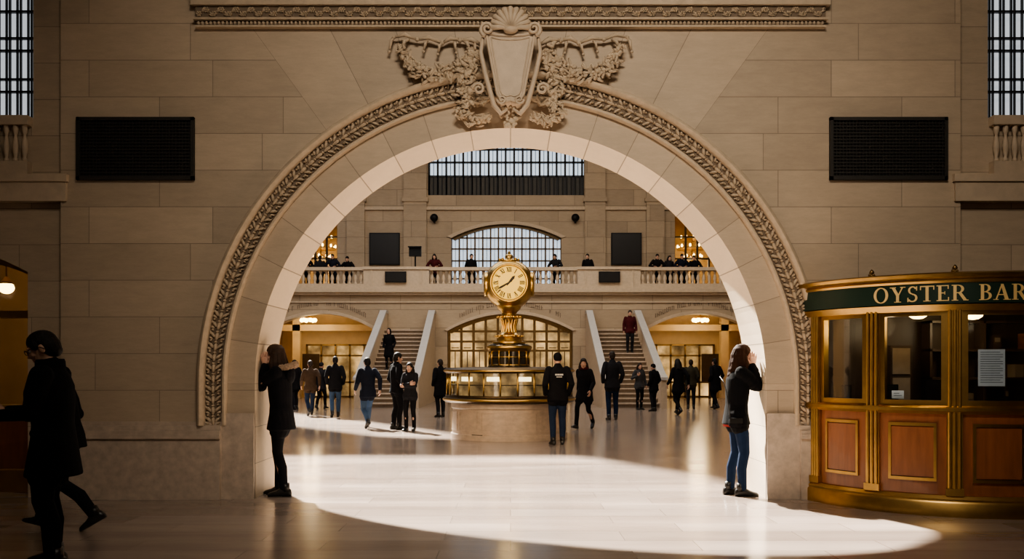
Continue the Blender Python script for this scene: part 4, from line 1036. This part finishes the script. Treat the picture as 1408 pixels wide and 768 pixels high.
# windows of the back wall
w = struct('window_3', G().box(-4.15, 3.7, YB+.35, YB+.4, 11.1, 14.6), m_day)
g = G()
for i in range(19): xx = -4.1+i*.4283; g.box(xx-.05, xx+.05, YB+.2, YB+.3, 10.1, 14.6); g.box(xx+.20, xx+.23, YB+.24, YB+.3, 11.1, 14.6)
for zz in (11.05, 11.75, 12.4, 13.3): g.box(-4.15, 3.7, YB+.2, YB+.3, zz, zz+.09)
part('window_bars', g, m_iron, w); part('spandrel_panel', G().box(-4.15, 3.7, YB+.25, YB+.4, 10.1, 11.1), m_grille, w)
g = G()
for i in range(36): xx = -4.1+i*.217; g.box(xx-.03, xx+.03, YB+.2, YB+.26, 10.15, 11.05)
part('panel_grille', g, m_black, w)
w = struct('window_4', G().box(-2.98, 2.55, YB+.35, YB+.4, BZ, 8.7), m_day)
g = G()
for i in range(15): xx = -2.98+i*.395; zt = 7.95+.7*(1-((xx+.215)/2.765)**2); g.box(xx-.04, xx+.04, YB+.2, YB+.3, BZ, max(zt, 7.95)); g.box(xx+.185, xx+.21, YB+.24, YB+.3, BZ, max(zt, 7.95))
for zz in (5.9, 6.8, 7.4, 7.95): g.box(-2.98, 2.55, YB+.2, YB+.3, zz, zz+.07)
P = seg(-2.98, 2.55, 7.95, .7); P2 = seg(-2.8, 2.37, 7.85, .66)
for i in range(16): g.prism([P[i], P[i+1], P2[i+1], P2[i]], YB+.1, YB+.32)
part('window_bars', g, m_bronze, w)
g = G(); p0 = seg(-3.2, 2.77, 8.02, .78); p1 = seg(-2.98, 2.55, 7.95, .7)
for i in range(16): g.prism([p0[i], p0[i+1], p1[i+1], p1[i]], YB-.1, YB+.1)
struct('trim_%d' % k, g, m_trim); k += 1
for (a, b, nm) in ((-11.0,-8.7,'left'),(8.25,10.6,'right')):
    g = G(); g.box(a-.3, b+.3, 48.8, 49, BZ, 9.6); g.box(a-.5, a-.3, YB+.5, 49, BZ, 9.6); g.box(b+.3, b+.5, YB+.5, 49, BZ, 9.6); g.box(a-.5, b+.5, YB+.5, 49, 9.5, 9.7); g.box(a-.5, b+.5, YB+.3, 49, BZ-.2, BZ)
    struct('wall_gold_room_'+nm, g, m_goldroom)
    w = struct('window_5' if nm == 'left' else 'window_6', G().box(a, b, YB+.3, YB+.31, BZ, 9.1), m_glass)
    g = G()
    for i in range(5): xx = a+(b-a)*i/4; g.box(xx-.05, xx+.05, YB+.22, YB+.32, BZ, 9.1)
    for zz in (6.9, 8.0): g.box(a, b, YB+.22, YB+.32, zz, zz+.08)
    part('window_bars', g, m_bronze, w)
    e = thing('chandelier', 'tiered gold chandelier glowing behind the '+nm+' balcony window', 'chandelier', ((a+b)/2, 47.6, 7.0), group='balcony chandeliers')
    cx, cy = (a+b)/2, 47.6
    g = G(); g.tube([(cx,cy,6.9),(cx,cy,9.5)], .03, 8)
    for zz, rr in ((7.1,.5),(7.6,.75),(8.1,.55)): g.lathe([(rr-.03,zz),(rr+.03,zz),(rr+.03,zz+.05),(rr-.03,zz+.05)], 24, (cx,cy,0)); [g.tube([(cx,cy,zz+.25),(cx+rr*math.cos(q*PI/3),cy+rr*math.sin(q*PI/3),zz)], .015, 5) for q in range(6)]
    part('frame', g, m_gold, e)
    for zz, rr, n_ in ((7.1,.5,8),(7.6,.75,10),(8.1,.55,8)):
        for q in range(n_):
            a_ = q*2*PI/n_; g = G(); g.ball((cx+rr*math.cos(a_), cy+rr*math.sin(a_), zz+.13), (.055,.055,.09), 8, 6); part('bulb', g, m_lamp, e, True)
    L = bpy.data.lights.new('gold_room_light', 'POINT'); L.energy = 110; L.color = (1,.66,.30); L.shadow_soft_size = .5; lo_ = bpy.data.objects.new('gold_room_light', L); lo_.location = (cx, cy, 6.6); C.objects.link(lo_)
for px, lab in ((528,'large black screen on the balcony wall left of the arched window'), (862,'large black screen on the balcony wall right of the arched window')):
    cx = X(px, 45.7); o = thing('display_screen', lab, 'screen', (cx, 46, 6.6), group='large balcony screens')
    part('case', G().box(cx-.76, cx+.76, 45.86, 45.998, 6.6, 8.2), m_black, o); part('screen', G().box(cx-.70, cx+.70, 45.85, 45.86, 6.66, 8.14), m_screen, o)
for px, lab in ((597,'round black speaker on the wall left of the arched balcony window'), (791,'round black speaker on the wall right of the arched balcony window')):
    cx = X(px, 45.8); o = thing('wall_speaker', lab, 'speaker', (cx, 45.8, 8.9), group='round wall speakers')
    g = G(); g.ball((cx,45.72,8.93), (.20,.16,.20), 14, 10); part('speaker_body', g, m_black, o, True); part('bracket', G().box(cx-.05,cx+.05,45.75,46,8.7,8.8), m_black, o)
cx = X(571, 41.2); o = thing('floodlight', 'black floodlight on a stand at the balcony parapet', 'light', (cx, 41.2, BZ))
g = G(); g.tube([(cx,41.2,BZ),(cx,41.2,6.5)], .035, 8); g.box(cx-.2,cx+.2,41.0,41.4,BZ,BZ+.04); part('stand', g, m_black, o); part('lamp_head', G().box(cx-.27,cx+.27,41.05,41.3,6.45,6.85), m_black, o); part('barn_door', G().box(cx-.3,cx+.3,40.9,41.05,6.83,6.87), m_black, o)

# ------------------------------------------------------------------ lights
def area(name, loc, rot, sx, sy, e, col, spread=None):
    L = bpy.data.lights.new(name, 'AREA'); L.shape = 'RECTANGLE'; L.size = sx; L.size_y = sy; L.energy = e; L.color = col
    if spread: L.spread = math.radians(spread)
    o = bpy.data.objects.new(name, L); o.location = loc; o.rotation_euler = rot; C.objects.link(o); return o
area('front_hall_light', (0.5, 2.2, 8.1), (math.radians(57), 0, math.radians(-3)), 3.0, 1.6, 145, (1,.88,.74), 86)
area('front_hall_fill', (-1.0, -4, 4.5), (math.radians(85), 0, 0), 6, 3, 42, (1,.86,.70))
area('hall_light_near', (0, 20, 14.6), (0, 0, 0), 16, 8, 1000, (1,.92,.82))
area('hall_light_far', (0, 33, 14.6), (math.radians(14), 0, 0), 20, 8, 2100, (1,.89,.75))
def pt(name, loc, e, col, r=.1):
    L = bpy.data.lights.new(name, 'POINT'); L.energy = e; L.color = col; L.shadow_soft_size = r; o = bpy.data.objects.new(name, L); o.location = loc; C.objects.link(o)
pt('kiosk_light', (4.6, 9.3, 1.85), 7, (1,.74,.42)); pt('kiosk_light', (3.9, 9.55, 1.85), 4, (1,.74,.42))
pt('side_room_light', (-6.4, 11.6, 2.4), 15, (1,.70,.38))
pt('clock_glow', (BX, BY-1.2, 2.2), 6, (1,.75,.4), .2)
S = bpy.data.lights.new('sun', 'SUN'); S.energy = 42; S.angle = math.radians(1.7); S.color = (1,.93,.82)
so = bpy.data.objects.new('sun', S); so.rotation_euler = V((LX, -LY, -1)).to_track_quat('-Z', 'Y').to_euler(); so.location = (-8, 30, 25); C.objects.link(so)
wd = bpy.data.worlds.new('sky'); SC.world = wd; wd.use_nodes = True
wd.node_tree.nodes['Background'].inputs[0].default_value = (.55,.72,1,1); wd.node_tree.nodes['Background'].inputs[1].default_value = 2.0
# ------------------------------------------------------------------ camera
cam = bpy.data.cameras.new('camera'); co = bpy.data.objects.new('camera', cam); C.objects.link(co)
co.location = (0, 0, HC); co.rotation_euler = (PI/2, 0, 0)
cam.sensor_width = 36; cam.lens = F/1408*36; cam.shift_x = 2/1408; cam.shift_y = 122/1408; cam.clip_end = 200
SC.camera = co
try:
    SC.view_settings.view_transform = 'AgX'; SC.view_settings.look = 'AgX - Medium High Contrast'
except Exception as ex: print(ex)
